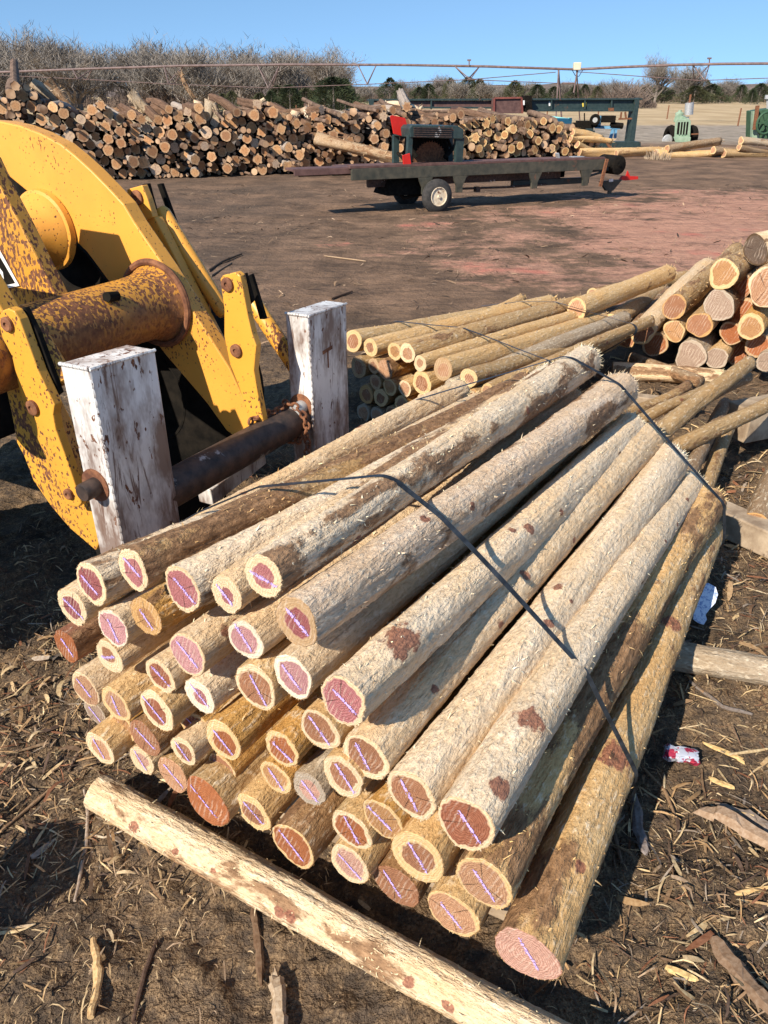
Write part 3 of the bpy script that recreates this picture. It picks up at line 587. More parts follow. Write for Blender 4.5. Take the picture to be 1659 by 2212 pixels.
# ------------------------------------------------------------------ SECOND BUNDLE behind
n2 = np.array([.665, .747, 0]); u2 = np.array([.747, -.665, 0]); C2 = n2 @ np.array([.14, 4.72, 0])
hy = lambda s: s
SB = [(180,620,74,'brown','y',.5,'yellow',.25,1),(400,655,72,'orange','y',.62,'yellow',.2,1),(512,668,80,'tan','c',.6,'tan',.45,1),(630,765,66,'tan','c',.5,'yellow',.25,1),
(838,815,92,'tan','t',.6,'yellow',.15,1),(1070,895,78,'brown','y',.5,'tan',.4,1),(312,820,84,'tan','t',1.2,'gold',.45,0),(925,985,82,'grey','g',.6,'grey',.2,0),(490,990,66,'tan','c',.7,'yellow',.2,0),
(645,940,96,'brown','y',.62,'yellow',.2,0),(1110,1060,62,'brown','o',.7,'tan',.3,0),(667,1115,76,'tan','c',.8,'yellow',.2,0),(820,1120,66,'brown','y',.66,'yellow',.2,0),(70,800,84,'brown','t',.6,'tan',.3,0),
(208,785,62,'brown','t',.6,'tan',.3,0),(225,935,64,'brown','t',.6,'tan',.3,0),(355,980,72,'orange','y',.7,'tan',.3,0),(140,1045,80,'brown','o',.6,'tan',.3,0),(272,1075,75,'brown','y',.55,'tan',.3,0),(462,1130,72,'tan','y',.7,'gold',.3,0),
(115,1210,75,'tan','g',.7,'grey',.3,0),(240,1240,72,'tan','g',.7,'grey',.3,0),(378,1230,76,'brown','t',.7,'tan',.3,0),(572,1210,72,'tan','y',.7,'tan',.3,0),(20,560,90,'brown','y',.6,'yellow',.25,1),(330,1345,74,'tan','y',.7,'tan',.3,0),(150,1350,74,'tan','g',.7,'tan',.3,0),(480,1330,72,'tan','y',.7,'tan',.3,0),(650,1300,70,'tan','y',.7,'tan',.3,0),(1240,1010,60,'tan','y',.7,'tan',.4,0),(820,1260,70,'tan','y',.7,'tan',.3,0),(980,1160,66,'tan','y',.7,'tan',.3,0)]
SL = ['post at the top left of the second bundle with a shadow across its end','small orange-hearted post in the top row of the second bundle','top row post of the second bundle with pale end and dark vertical crack','thin pale post just below the cracked one in the second bundle',
'thick tan post with a round brownish end in the middle of the second bundle','post at the right of the second bundle with a bright yellow rim and star crack','rusty faced post half in shadow near the left of the second bundle','weathered blue-grey post end in the second bundle','small pale post left of the biggest sunlit end in the second bundle',
'biggest sunlit yellow end, under the thick tan post of the second bundle','brown end peeping over the front bundle under the bright yellow-rimmed one','pale round end in the lowest sunlit row of the second bundle','yellow-rimmed brown end right of the pale round one in the lowest sunlit row']
SFAR = {0: (1190, 652), 1: (1215, 660), 2: (1248, 655), 3: (1292, 668), 4: (1300, 690), 5: (1318, 722), 24: (1110, 668)}
sb_c = []
for i, (zx, zy, za, heart, sap, hr, tint, bark, top) in enumerate(SB):
    x, y, a = 757 + zx * .2381, 603.5 + zy * .2381, za * .2381
    N = PL(x, y, n2, C2); r0 = a / FPX * depth(N)
    if N[2] < .04: continue
    L = 2.25 + rnd.uniform(-.1, .1); Fp = ATLEN(*SFAR[i], N, L) if i in SFAR else N + n2 * L + np.array([0, 0, -.02])
    Fp[2] = max(Fp[2], .08)
    lab = SL[i] if i < len(SL) else 'shaded post end in the shadow of the white uprights, left side of the second bundle'
    if i == 24: lab = 'topmost post of the second bundle, its near end hidden behind the white upright'
    if i >= 25: lab = 'post of the second bundle mostly hidden behind the front bundle'
    log_thing('cedar_post', N, Fp, r0 * 1.12, r0 * 1.08, tint, heart, sap, hr, bark, nk=5, fuzz=260, ns=32, dz=.03, seed=100 + i, bow=.012, label=lab, cat='cedar post', group='cedar posts of the second strapped bundle', fringe=40, fsz=1.3)
    sb_c.append((N, Fp, r0 * 1.1, r0 * 1.08))
strap(sb_c, n2, u2, C2 + .50, C2 + .62, -3.6, -2.6, .016, 'black steel strap round the nearer half of the second bundle', 'steel straps round the bundles')
strap(sb_c, n2, u2, C2 + 1.75, C2 + 1.85, -3.6, -2.6, .016, 'black steel strap near the far end of the second bundle', 'steel straps round the bundles')

# ------------------------------------------------------------------ LOOSE LOGS round the bundles
def loose(p, q, r0, r1, **k): return log_thing(k.pop('name', 'cedar_log'), p, q, r0, r1, **k)
# the thick pole on the ground in front
a_ = G(214, 1712, .062); b_ = G(1300, 2318, .062)
kpx = [(.07, .0), (.42, .35), (.63, 0), (.69, .02), (.97, .1)]
pr = np.array((b_ - a_)); pL = np.linalg.norm(pr)
Rp = np.array(Vector(pr).normalized().to_track_quat('Z', 'Y').to_matrix()).T
kk = []
for (px, py, s) in [(252, 1797, .014), (335, 1862, .010), (430, 1893, .008), (560, 2003, .014), (594, 2003, .014), (860, 2150, .016), (940, 2215, .012)]:
    W_ = G(px, py, .13); tv = Rp @ (W_ - a_); kk.append((tv[2], math.atan2(tv[1], tv[0]), s))
loose(a_, b_, .060, .058, name='cedar_pole', tint='cream', heart='tan', sap='y', hr=.7, bark=.42, knots=kk, nk=2, fuzz=900, ns=64, dz=.01, seed=201, bow=.01,
      label='long cream peeled pole lying on the ground in front of the bundle ends', cat='pole', fringe=40)
DUN = 'rails and logs lying under and beside the bundles'
loose(G(1470, 1412, .075) - .9 * np.array([.97, -.26, 0]), G(1760, 1468, .075), .062, .055, name='support_log', tint='grey', bark=.2, heart='tan', sap='g', hr=.7, nk=4, fuzz=200, seed=203, bow=.006, label='grey round support log coming out from under the right side of the front bundle', cat='support log', group=DUN)
loose(G(1322, 802, .07), G(1558, 815, .07), .062, .055, name='split_rail', tint='cream', bark=.42, heart='tan', sap='c', hr=.7, nk=3, fuzz=120, seed=204, bow=.01, lump=.09, label='pale split rail lying crossways in front of the big log pile', cat='rail', group=DUN)
loose(G(1632, 1137, .10), G(1700, 985, .22), .078, .07, tint='old', heart='orange', sap='o', hr=.85, bark=.3, nk=3, fuzz=120, seed=205, label='short brown log with an orange sawn end at the right edge of the frame', cat='log', group=DUN)
loose(G(1380, 790, .07) + [0, .2, 0], G(1540, 850, .1) + [0, .25, 0], .05, .045, tint='old', heart='tan', sap='t', bark=.6, nk=1, fuzz=50, seed=217, label='dark barky stick behind the pale split rail', cat='log', group=DUN)
TB = 'thin poles lying beyond the right end of the front bundle'
def thin(pn, pf, zn, zf, r, seed, label, ext=.7, **k):
    A = G(pn[0], pn[1], zn); B = G(pf[0], pf[1], zf); d = (A - B) / np.linalg.norm(A - B); A = A + d * ext * np.array([1, 1, 1.0]); A[2] = max(A[2], .07)
    loose(A, B, r * 1.05, r * .95, name='thin_pole', tint=k.get('tint', 'tan'), heart='tan', sap='y', hr=.6, bark=k.get('bark', .35), nk=4, fuzz=160, ns=28, dz=.03, seed=seed, bow=.03, label=label, cat='pole', group=TB, fringe=20)
thin((1361, 880), (1486, 832), .34, .30, .036, 210, 'short dark thin pole nearest the second bundle', .4, tint='tan', bark=.7)
thin((1375, 914), (1537, 836), .38, .36, .035, 211, 'thin pole in the gap under the long raised one', .3)
thin((1422, 941), (1618, 784), .42, .52, .048, 212, 'long raised thin pole with dark stains near its upper end', .4)
thin((1452, 915), (1612, 815), .34, .40, .044, 213, 'thin pole lying beneath the long raised one', .3, tint='old')
thin((1452, 968), (1690, 858), .36, .40, .046, 214, 'curved thin pole running out of the frame at the right', .3)
thin((1490, 1022), (1566, 872), .28, .24, .042, 215, 'dark stained thin pole under the curved one', .3, tint='old', bark=.4)
thin((1527, 1049), (1582, 905), .16, .16, .042, 216, 'lowest thin pole lying close beside the right edge of the front bundle', .3)
# timber bunks
def timber(a, b, w, h, label, mat='brownwood'):
    m = MB(); m.bar(a, b, w, h); return m.build('timber', M[mat], bevel=.008, label=label, cat='timber', group='squared timbers carrying the bundles')
timber(G(1545, 1112, .09), G(1700, 1182, .09), .13, .14, 'grey squared timber on the ground beside the far strap of the front bundle')
timber(G(1590, 912, .17), G(1760, 880, .17), .20, .22, 'pale squared timber raised on the right beneath the curved thin pole')
for s_, lb in ((1.35, 'squared timber under the near part of the front bundle'), (3.0, 'squared timber under the far part of the front bundle')):
    timber(u1 * -1.35 + n1 * s_ + np.array([0, 0, .085]), u1 * (-.22 if s_ < 2 else -.12) + n1 * s_ + np.array([0, 0, .085]), .12, .15, lb)
timber(G(1330, 860, .06) , G(1480, 878, .06), .09, .09, 'weathered board lying in the gap between the two bundles')

# ------------------------------------------------------------------ BIG LOG PILE at the right edge
BG = [(245,970,84,'orange','y',.72,'tan',.3,(1432,632),'orange-hearted log at the left foot of the right-hand pile'),
(525,1050,110,'brown','y',.78,'cream',.25,(1525,575),'long pale log with a yellow rim reaching up behind the right-hand pile'),
(812,825,112,'brown','o',.85,'tan',.6,None,'shaggy log with a cracked greyish pink end in the right-hand pile'),
(1215,810,136,'grey','g',.85,'old',.7,None,'large grey-faced log with fine cracks in the middle of the right-hand pile'),
(1255,530,130,'orange','y',.74,'tan',.6,None,'log with a bright orange heart and yellow rim high in the right-hand pile'),
(1545,310,135,'dgrey','d',.9,'cream',.3,None,'blackened end with a saw cut at the top of the right-hand pile'),
(1650,650,168,'tan','c',.85,'tan',.6,None,'very large pale cracked log cut off by the right edge of the frame'),
(810,1040,94,'orange','y',.85,'tan',.4,None,'small orange log in the lower row of the right-hand pile'),
(1040,985,116,'brown','o',.9,'tan',.5,None,'brown cracked log between the small orange one and the large grey-faced one'),
(1500,1000,116,'orange','y',.7,'gold',.3,None,'orange wedge-shaped log under the very large pale one'),
(960,1265,140,'grey','g',.9,'grey',.2,None,'weathered lumpy grey end on the ground in front of the right-hand pile'),
(1190,1285,100,'grey','g',.9,'yellow',.4,None,'peeled log with a grey end lying beside the lumpy one'),
(1660,1320,96,'grey','g',.9,'grey',.4,None,'small grey log at the lower right corner of the pile'),
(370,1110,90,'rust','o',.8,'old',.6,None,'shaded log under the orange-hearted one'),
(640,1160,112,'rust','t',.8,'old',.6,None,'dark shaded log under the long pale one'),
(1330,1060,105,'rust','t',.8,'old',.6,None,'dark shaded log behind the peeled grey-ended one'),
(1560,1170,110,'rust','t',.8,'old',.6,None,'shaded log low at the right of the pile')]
nb_ = np.array([.40, .9165, 0]); CB = 6.43
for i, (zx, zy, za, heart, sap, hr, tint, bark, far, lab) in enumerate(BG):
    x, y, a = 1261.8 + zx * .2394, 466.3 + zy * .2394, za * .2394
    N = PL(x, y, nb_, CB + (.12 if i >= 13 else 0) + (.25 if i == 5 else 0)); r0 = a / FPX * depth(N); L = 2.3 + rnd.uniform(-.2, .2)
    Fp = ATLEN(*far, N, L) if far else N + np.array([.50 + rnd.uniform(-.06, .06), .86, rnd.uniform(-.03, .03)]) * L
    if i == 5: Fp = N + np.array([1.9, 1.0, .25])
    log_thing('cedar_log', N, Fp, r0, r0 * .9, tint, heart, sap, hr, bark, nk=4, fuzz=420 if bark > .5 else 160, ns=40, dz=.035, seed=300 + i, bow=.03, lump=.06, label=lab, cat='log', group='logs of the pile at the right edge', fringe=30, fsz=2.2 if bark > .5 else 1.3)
# hidden logs that carry the upper ones
for j, (zx, zy) in enumerate([(1380, 640), (1420, 860), (1640, 990), (1660, 1150), (1400, 1240)]):
    x, y = 1261.8 + zx * .2394, 466.3 + zy * .2394; N = PL(x, y, nb_, CB + .3)
    if N[2] < .1: N[2] = .1
    log_thing('cedar_log', N, N + np.array([.5, .86, 0]) * 1.9, .11, .10, 'old', 'rust', 't', .8, .7, nk=1, fuzz=30, ns=20, dz=.1, seed=330 + j, label='dark log deep in the gaps of the right-hand pile', cat='log', group='dark logs deep in the right-hand pile', fringe=0)
# long logs reaching between second bundle and the right pile
log_thing('cedar_log', G(1245, 668, .52), G(1442, 592, .52), .085, .08, 'yellow', 'tan', 'y', .7, .35, nk=5, fuzz=160, ns=36, dz=.03, seed=340, lump=.06, label='thick ridged yellow log between the second bundle and the right-hand pile', cat='log', group='logs of the pile at the right edge')
log_thing('cedar_log', G(1280, 640, .2), G(1480, 600, .2), .085, .08, 'tan', 'tan', 'y', .7, .35, nk=5, fuzz=60, ns=28, dz=.05, seed=341, label='darker log lying behind the thick ridged yellow one', cat='log', group='logs of the pile at the right edge')
log_thing('cedar_log', G(960, 735, .40), G(1125, 648, .44), .06, .05, 'yellow', 'tan', 'y', .7, .3, nk=4, fuzz=60, ns=24, dz=.04, seed=342, bow=.02, label='crooked yellow log along the far side of the second bundle', cat='log', group='cedar posts of the second strapped bundle')

# ------------------------------------------------------------------ WHEEL LOADER with its white fork carriage
LD = empty('wheel_loader', tuple(u1 * -3.2 + n1 * 2.0), label='yellow rusty front-end loader on the left with a white log-fork carriage', cat='loader')
def outl(pts, c): return [PL(x, y, n1, c) for x, y in pts]
def plate(name, pts, c, th, mat, bevel=.006, parent=LD):
    m = MB(); m.prism(outl(pts, c), n1 * th); return m.build(name, M[mat], parent, bevel=bevel)
far_arm = plate('lift_arm', [(-150, 258), (-60, 258), (0, 262), (42, 271), (86, 288), (130, 311), (162, 337), (197, 369), (231.5, 404), (266, 441), (289, 480), (324, 531), (359, 582), (384, 622), (407, 658), (446, 718), (496, 797), (541, 896), (546, 932), (532, 948), (510, 946), (489, 931), (446, 871), (357, 767), (312, 708), (268, 652), (222, 591.5), (187.5, 545), (120, 480), (69, 422.5), (21, 383), (0, 348.5), (-40, 290), (-150, 285)], 2.40, .075, 'yellow')
# pivot hub on the arm
hub = PL(104, 497, n1, 2.40); m = MB()
m.lathe(hub - n1 * .005, -n1, [(0, .165), (.025, .163), (.03, .150), (.035, .148), (.06, .125), (.10, .105), (.13, .085), (.15, .075)], 36)
m.lathe(hub - n1 * .14, -n1, [(0, .06), (.06, .055), (.065, .0)], 24); hb = m.build('pivot_hub', M['yellow'], far_arm, smooth=True)
m = MB(); m.torus(hub - n1 * .205, n1, .024, .010, 20, 8); m.build('pin', M['darksteel'], hb, smooth=True)
near_arm = plate('lift_arm', [(-190, 620), (-60, 640), (0, 745), (9.5, 829), (24.5, 897), (35.5, 957.5), (50.5, 985), (71, 1039), (109, 1094), (150, 1142), (206, 1190), (216, 1170), (214, 1120), (190, 1060), (140, 960), (84, 850), (50, 770), (20, 700), (-60, 560), (-190, 540)], 1.64, .07, 'yellow2')
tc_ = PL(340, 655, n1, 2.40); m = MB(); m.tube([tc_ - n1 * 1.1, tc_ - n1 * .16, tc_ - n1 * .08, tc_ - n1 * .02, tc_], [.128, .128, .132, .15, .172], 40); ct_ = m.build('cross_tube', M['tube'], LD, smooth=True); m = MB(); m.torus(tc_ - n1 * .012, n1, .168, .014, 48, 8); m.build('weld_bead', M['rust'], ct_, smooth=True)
m = MB(); e_ = PL(398, 640, n1, 2.40)
m.tube([tc_ - n1 * .30 + np.array([0, 0, .10]) + u1 * .09, tc_ - n1 * .36 + np.array([0, 0, .11]) + u1 * .10], .018, 12); m.build('bolt', M['black'], LD)
# bell-crank behind the tube with the decal
lever = plate('tilt_lever', [(-120, 330), (-30, 340), (0, 404), (42, 483), (102, 603), (130, 660), (190, 800), (90, 800), (-120, 640)], 1.93, .06, 'yellow3')
m = MB(); m.prism(outl([(-60, 530), (0, 541), (42, 617), (-60, 640)], 1.926), -n1 * .002); dc = m.build('decal', M['sticker'], lever)
m = MB(); m.prism(outl([(-60, 542), (-3, 551), (32, 611), (-60, 631)], 1.9235), -n1 * .0015); m.build('decal_field', M['black'], dc)
m = MB(); m.prism(outl([(-30, 560), (-4, 575), (6, 588), (8, 602), (3, 614), (-6, 622), (-30, 626)], 1.9215), -n1 * .001); m.prism(outl([(-5, 612), (5, 608), (6, 621), (-4, 623)], 1.9213), -n1 * .001); m.build('decal_emblem', M['sticker'], dc)
plate('shaded_housing', [(-120, 300), (0, 352), (69, 428), (120, 486), (187, 552), (222, 600), (262, 650), (240, 700), (-120, 700)], 2.50, .5, 'black')  # machine front behind the arm, blackened to carry the shade on it
# link plates with bolts
def link_plate(pts, c, bolts, mat='yellow2', th=.035):
    o = plate('link_plate', pts, c, th, mat, .004)
    for (x, y, r) in bolts:
        b = MB(); p = PL(x, y, n1, c); b.lathe(p + n1 * .002, -n1, [(0, r), (.012, r), (.016, r * .8), (.016, r * .35), (.010, r * .3)], 20); b.build('bolt', M['rust'], o, smooth=True)
    return o
link_plate([(-6, 690), (2, 672), (16, 666), (30, 672), (41, 690), (82, 802), (117, 876), (114, 897), (120, 930), (145, 998), (175, 1088), (168, 1096), (142, 1092.5), (128, 1056), (90, 971), (60, 903), (41, 843), (24.5, 769), (4, 730)], 1.57, [(18, 700, .024), (72, 880, .026), (150, 1066, .020)])
link_plate([(475, 603), (480, 595), (508, 588), (518, 596), (524, 625), (535, 684), (544, 722), (553, 747), (548, 802), (556, 850), (568, 911), (562, 926), (546, 921), (536, 901), (516, 837), (496, 787), (483.6, 727), (483.6, 668)], 2.33, [(492, 614, .026), (511, 757, .026)])
lp = link_plate([(273, 409), (306, 400), (318, 430), (330, 470), (307, 480), (290, 455), (276, 430)], 2.56, [(297, 427, .030)], 'yellow')
plate('link_plate', [(307, 478), (333, 468), (400, 600), (470, 735), (520, 850), (508, 870), (440, 760), (360, 600)], 2.57, .05, 'yellow')
# dark twin ears beside the plates, and round rods
for pts, c in (([(306, 398), (318, 396), (338, 470), (325, 470)], 2.62), ([(338, 398), (347, 396), (392, 520), (382, 520)], 2.72), ([(519, 594), (528, 590), (545, 650), (536, 660)], 2.40), ([(534, 596), (542, 592), (572, 690), (560, 690)], 2.50),
               ([(41, 668), (52, 664), (80, 720), (128, 850), (116, 860)], 1.61), ([(60, 690), (76, 690), (112, 770), (125, 830), (112, 830)], 1.70)):
    plate('link_ear', pts, c, .02, 'black', .003)
for a, b, c, r, mt in (((345, 452), (486, 680), 2.66, .036, 'yellow'), ((534, 634), (662, 828), 2.64, .036, 'yellow2'), ((62, 695), (142, 828), 1.66, .036, 'yellow3'), ((-40, 640), (16, 780), 1.62, .032, 'yellow3')):
    m = MB(); A, B = PL(*a, n1, c), PL(*b, n1, c); m.tube([A, A + (B - A) * .04, A + (B - A) * .96, B], [r * .75, r, r, r * .75], 20); m.build('link_rod', M[mt], LD, smooth=True)
plate('link_ear', [(395, 600), (440, 640), (465, 760), (490, 860), (470, 880), (420, 760)], 2.63, .03, 'yellow3')
# fork carriage
LATF = -1.72
def LC(lat, lon, z): return u1 * lat + n1 * lon + np.array([0, 0, z])
def post(lat, lon, wlat, wlon, h, lean, hood):
    m = MB(); b = [LC(lat - wlat, lon, .12), LC(lat, lon, .12), LC(lat, lon + wlon, .12), LC(lat - wlat, lon + wlon, .12)]
    tp = [LC(lat - wlat, lon, h), LC(lat, lon, h), LC(lat + .0, lon + wlon, h - .015), LC(lat - wlat, lon + wlon, h - .015)]
    m.add(b + tp, [(3, 2, 1, 0), (4, 5, 6, 7), (0, 1, 5, 4), (1, 2, 6, 5), (2, 3, 7, 6), (3, 0, 4, 7)])
    o = m.build('carriage_post', M['white'], LD, bevel=.006)
    w = MB()
    for k in range(40):
        z0 = .14 + (h - .17) * k / 40; z1 = .14 + (h - .17) * (k + .9) / 40
        w.tube([LC(lat + .002, lon - .002, z0), LC(lat + .003 + rnd.uniform(0, .002), lon - .003, (z0 + z1) / 2), LC(lat + .002, lon - .002, z1)], [.0045, .0065, .0045], 6)
    w.build('weld_seam', M['white'], o, smooth=True); w = MB()
    for k in range(8):
        z_ = h - .002; f0 = k / 8; w.tube([LC(lat - wlat + wlat * f0, lon - .001, z_), LC(lat - wlat + wlat * (f0 + .11), lon - .001, z_)], .006, 6)
    w.build('weld_seam', M['white'], o, smooth=True); w = MB()
    for k in range(14):
        f0 = k / 14; w.tube([LC(lat + .001, lon + wlon * f0, h - .003 - .015 * f0), LC(lat + .001, lon + wlon * (f0 + .065), h - .003 - .015 * f0)], .0055, 6)
    w.build('weld_seam', M['white'], o, smooth=True)
    return o
p1 = post(-1.72, 1.485, .118, .27, 1.31, 0, 0); p2 = post(-1.665, 2.56, .108, .31, 1.225, 0, 0)
zpin = .76
for o, lat, lon, hz in ((p1, -1.785, 1.485, .80), (p2, -1.72, 2.56, .86)):
    q0 = PL(206, 1048, n1, lon) if o is p1 else PL(650, 878, n1, lon)
    m = MB(); m.lathe(q0, -n1, [(-.004, .056), (.003, .055), (.0035, .052)], 30); m.build('rust_plate', M['rust'], o)
    m = MB(); m.lathe(q0 + u1 * .006, -n1, [(.0, .030), (.055, .030), (.062, .026)], 22); m.build('pin', M['darksteel' if o is p1 else 'grey'], o, smooth=True)
m = MB(); A, B = LC(-1.79, 1.70, .765), LC(-1.735, 2.62, .775); m.tube([A, B], .068, 32); m.build('carriage_pipe', M['darksteel'], LD, smooth=True)
m = MB(); m.bar(LC(-1.86, 2.05, .60), LC(-1.86, 2.42, .63), .07, .07); m.bar(LC(-1.95, 2.25, .66), LC(-1.95, 2.50, .68), .08, .06); m.build('hinge_lug', M['white'], LD, bevel=.004)
m = MB(); m.bar(LC(-1.80, 1.5, .20), LC(-1.76, 2.85, .20), .10, .12); m.build('carriage_beam', M['darksteel'], LD, bevel=.006)
for lon in (1.62, 2.70):
    m = MB(); m.bar(LC(-1.7, lon, .065), LC(-.45, lon, .045), .12, .045); m.build('fork_tine', M['darksteel'], LD, bevel=.006)
m = MB(); m.bar(LC(-1.668, 2.66, 1.045), LC(-1.668, 2.74, 1.05), .008, .016); m.bar(LC(-1.668, 2.70, .97), LC(-1.668, 2.70, 1.045), .008, .014, up=(1, 0, 0)); m.build('painted_mark', M['rust'], p2)
# machine body and wheels, mostly out of the frame
m = MB(); m.box(LC(-3.75, 2.05, .95), (.7, .32, .35), (u1, n1, (0, 0, 1))); m.build('frame', M['black'], LD, bevel=.02)
def wheel(parent, c, axis, R0, w, rim_r, dirt='tyre', rimm='yellow3', lugs=22):
    m = MB(); axis = np.array(axis, float); axis /= np.linalg.norm(axis)
    m.lathe(np.array(c) - axis * w / 2, axis, [(0, rim_r), (.0, rim_r + .02), (.02, R0 * .86), (.05, R0 * .97), (w * .3, R0), (w * .7, R0), (w - .05, R0 * .97), (w - .02, R0 * .86), (w, rim_r + .02), (w, rim_r)], 44)
    W_ = empty('wheel', tuple(root_loc(parent)) if parent is None else (0, 0, 0)); W_.parent = parent
    m.f = [f for f in m.f if len(f) == 4]; m.m = m.m[:len(m.f)]; t_ = m.build('tyre', M[dirt], W_, smooth=True)
    r = MB(); r.lathe(np.array(c) - axis * w * .42, axis, [(0, rim_r * .98), (.03, rim_r * .9), (.05, rim_r * .55), (.02, rim_r * .38), (.02, rim_r * .18), (-.03, rim_r * .16), (-.03, 0.001)], 32)
    r.torus(np.array(c) - axis * w * .48, axis, rim_r * .97, .012, 32, 6)
    r.lathe(np.array(c) + axis * w * .42, -axis, [(0, rim_r * .98), (.03, rim_r * .9), (.05, rim_r * .55), (.02, rim_r * .38), (.02, .001)], 32)
    r.build('rim', M[rimm], W_, smooth=True); return W_
wheel(LD, LC(-3.25, .95, .62), n1, .62, .42, .3); wheel(LD, LC(-3.0, 3.15, .55), n1, .55, .42, .28, 'black', 'black')  # far wheel all black, its shade put into the colour
m = MB(); m.box(LC(-2.30, 2.25, .25), (.10, .34, .18), (u1, n1, (0, 0, 1))); m.build('shade_block', M['black'], LD, bevel=.02)  # black box added to darken the shaded gap behind the carriage
# chain hanging on the pipe
ch = MB(); c0 = LC(-1.742, 2.50, .775)
for k in range(16):
    a = -2.6 + k * .29; p = c0 + np.array([0, 0, 1]) * math.sin(a) * .084 + u1 * math.cos(a) * .084; tgv = np.array([0, 0, 1]) * math.cos(a) - u1 * math.sin(a)
    ax_ = (n1 if k % 2 else n1 * .3 + (p - c0) / .084); ch.torus(p, ax_, .015, .0055, 12, 6)
for k in range(7): ch.torus(c0 + u1 * .078 + np.array([0, 0, -.05 - k * .025]) + n1 * .01 * math.sin(k), n1 if k % 2 else u1, .014, .0055, 12, 6)
for k in range(9): ch.torus(c0 + n1 * (-.02 - k * .024) + np.array([0, 0, .074 + .004 * math.sin(k * 2)]) + u1 * (-.01 - .004 * k), (0, 0, 1) if k % 2 else u1, .014, .0055, 12, 6)
ch.build('chain', M['rust'], smooth=True, label='rusty chain wrapped round the dark pipe beside the far white upright', cat='chain')

# ------------------------------------------------------------------ BIG STACKED LOG WALL in the yard
def pile_proto(seed, lump, nl, ns=22):
    rs = np.random.default_rng(seed); th = np.arange(ns) * 2 * math.pi / ns
    out = 1 + lump * np.sin(nl * th + rs.uniform(0, 6)) + lump * .6 * np.sin((nl + 2) * th + rs.uniform(0, 6)) + rs.normal(0, .03, ns)
    V = []; zs = np.linspace(0, 1, 9)
    bend = rs.normal(0, .05, 2)
    for z in zs:
        o = out * (1 + rs.normal(0, .025, ns)) * (1 - .15 * z)
        V += [(o[k] * math.cos(th[k]) + bend[0] * math.sin(math.pi * z) * 6, o[k] * math.sin(th[k]) + bend[1] * math.sin(math.pi * z) * 6, z) for k in range(ns)]
    F = [[i * ns + k, i * ns + (k + 1) % ns, (i + 1) * ns + (k + 1) % ns, (i + 1) * ns + k] for i in range(8) for k in range(ns)]; mi = [0] * len(F)
    c = len(V); V.append((0, 0, 1)); F += [[8 * ns + k, 8 * ns + (k + 1) % ns, c] for k in range(ns)]; mi += [0] * ns
    tilt = rs.normal(0, .10, 2); e0 = len(V)
    for f in (1.0, .55): V += [(out[k] * f * math.cos(th[k]), out[k] * f * math.sin(th[k]), -.002 + (out[k] * f * (math.cos(th[k]) * tilt[0] + math.sin(th[k]) * tilt[1])) * .02) for k in range(ns)]
    V.append((0, 0, -.002)); F += [[e0 + (k + 1) % ns, e0 + k, e0 + ns + k, e0 + ns + (k + 1) % ns] for k in range(ns)]; mi += [1] * ns
    F += [[e0 + ns + (k + 1) % ns, e0 + ns + k, len(V) - 1] for k in range(ns)]; mi += [1] * ns
    V = np.array(V); r = np.hypot(V[:, 0], V[:, 1])
    return V, F, mi
def m_pile_end():
    t = NT('weathered_sawn_ends'); off, oi = t.rand3(); tc = t.tc(); sp = t.add('ShaderNodeSeparateXYZ'); t.l.new(tc, sp.inputs[0])
    fl = t.add('ShaderNodeCombineXYZ'); t.l.new(sp.outputs[0], fl.inputs[0]); t.l.new(sp.outputs[1], fl.inputs[1]); ln = t.add('ShaderNodeVectorMath', operation='LENGTH'); t.l.new(fl.outputs[0], ln.inputs[0])
    n = t.noise(t.mapping(tc, (1, 1, .01), off), 2.2, 4); r = t.math('ADD', ln.outputs['Value'], t.math('MULTIPLY', t.math('SUBTRACT', n, .5), .5))
    a = t.mix(oi, (.42, .19, .078), (.66, .37, .17)); o2 = t.math('FRACT', t.math('MULTIPLY', oi, 7.3)); a = t.mix(t.math('MULTIPLY', t.math('GREATER_THAN', o2, .86), .7), a, (.50, .40, .30)); a = t.mix(t.math('MULTIPLY', t.math('LESS_THAN', o2, .15), .7), a, (.22, .10, .05))
    fresh = t.attr('fresh', 'Fac', 'OBJECT')
    rim = t.mix(fresh, (.66, .47, .28), (.80, .56, .24)); a = t.mix(t.math('MULTIPLY', fresh, .6), a, (.52, .27, .09))
    c = t.mix(t.math('MULTIPLY', t.ramp(r, .66, .80), t.math('ADD', .45, t.math('MULTIPLY', fresh, .5))), a, rim); c = t.mix(t.math('MULTIPLY', t.ramp(t.noise(t.mapping(tc, (1, 1, .01), off), 3.2, 5, .7), .48, .66), .7), c, (.17, .085, .045))
    return t.done(c, .9)
def m_pile_bark():
    t = NT('dark_cedar_bark'); off, oi = t.rand3(); tc = t.mapping(t.tc(), (1, 1, 3), off); n = t.noise(tc, 2.5, 6, .7)
    grey = t.math('GREATER_THAN', oi, .82); b = t.mix(t.ramp(n, .3, .7), (.075, .042, .026), (.21, .125, .08)); g = t.mix(t.ramp(n, .3, .7), (.22, .18, .15), (.44, .37, .31))
    g = t.mix(t.attr('fresh', 'Fac', 'OBJECT'), g, (.46, .32, .16))
    return t.done(t.mix(grey, b, g), .9, t.bump(t.noise(tc, 6, 4), .02), spec=.2)
M['pend'] = m_pile_end(); M['pbark'] = m_pile_bark()
protos = [pile_proto(500 + k, l, n) for k, (l, n) in enumerate([(.02, 2), (.03, 3), (.05, 4), (.10, 5), (.16, 6), (.04, 2), (.20, 7), (.07, 3), (.13, 4), (.03, 2)])]
pmesh = []
for V, F, mi in protos:
    pmesh.append(np_mesh('stacked_log', V, F, [M['pbark'], M['pend']], True, mi=mi))
PGRP = 'logs stacked in the long wall across the yard'
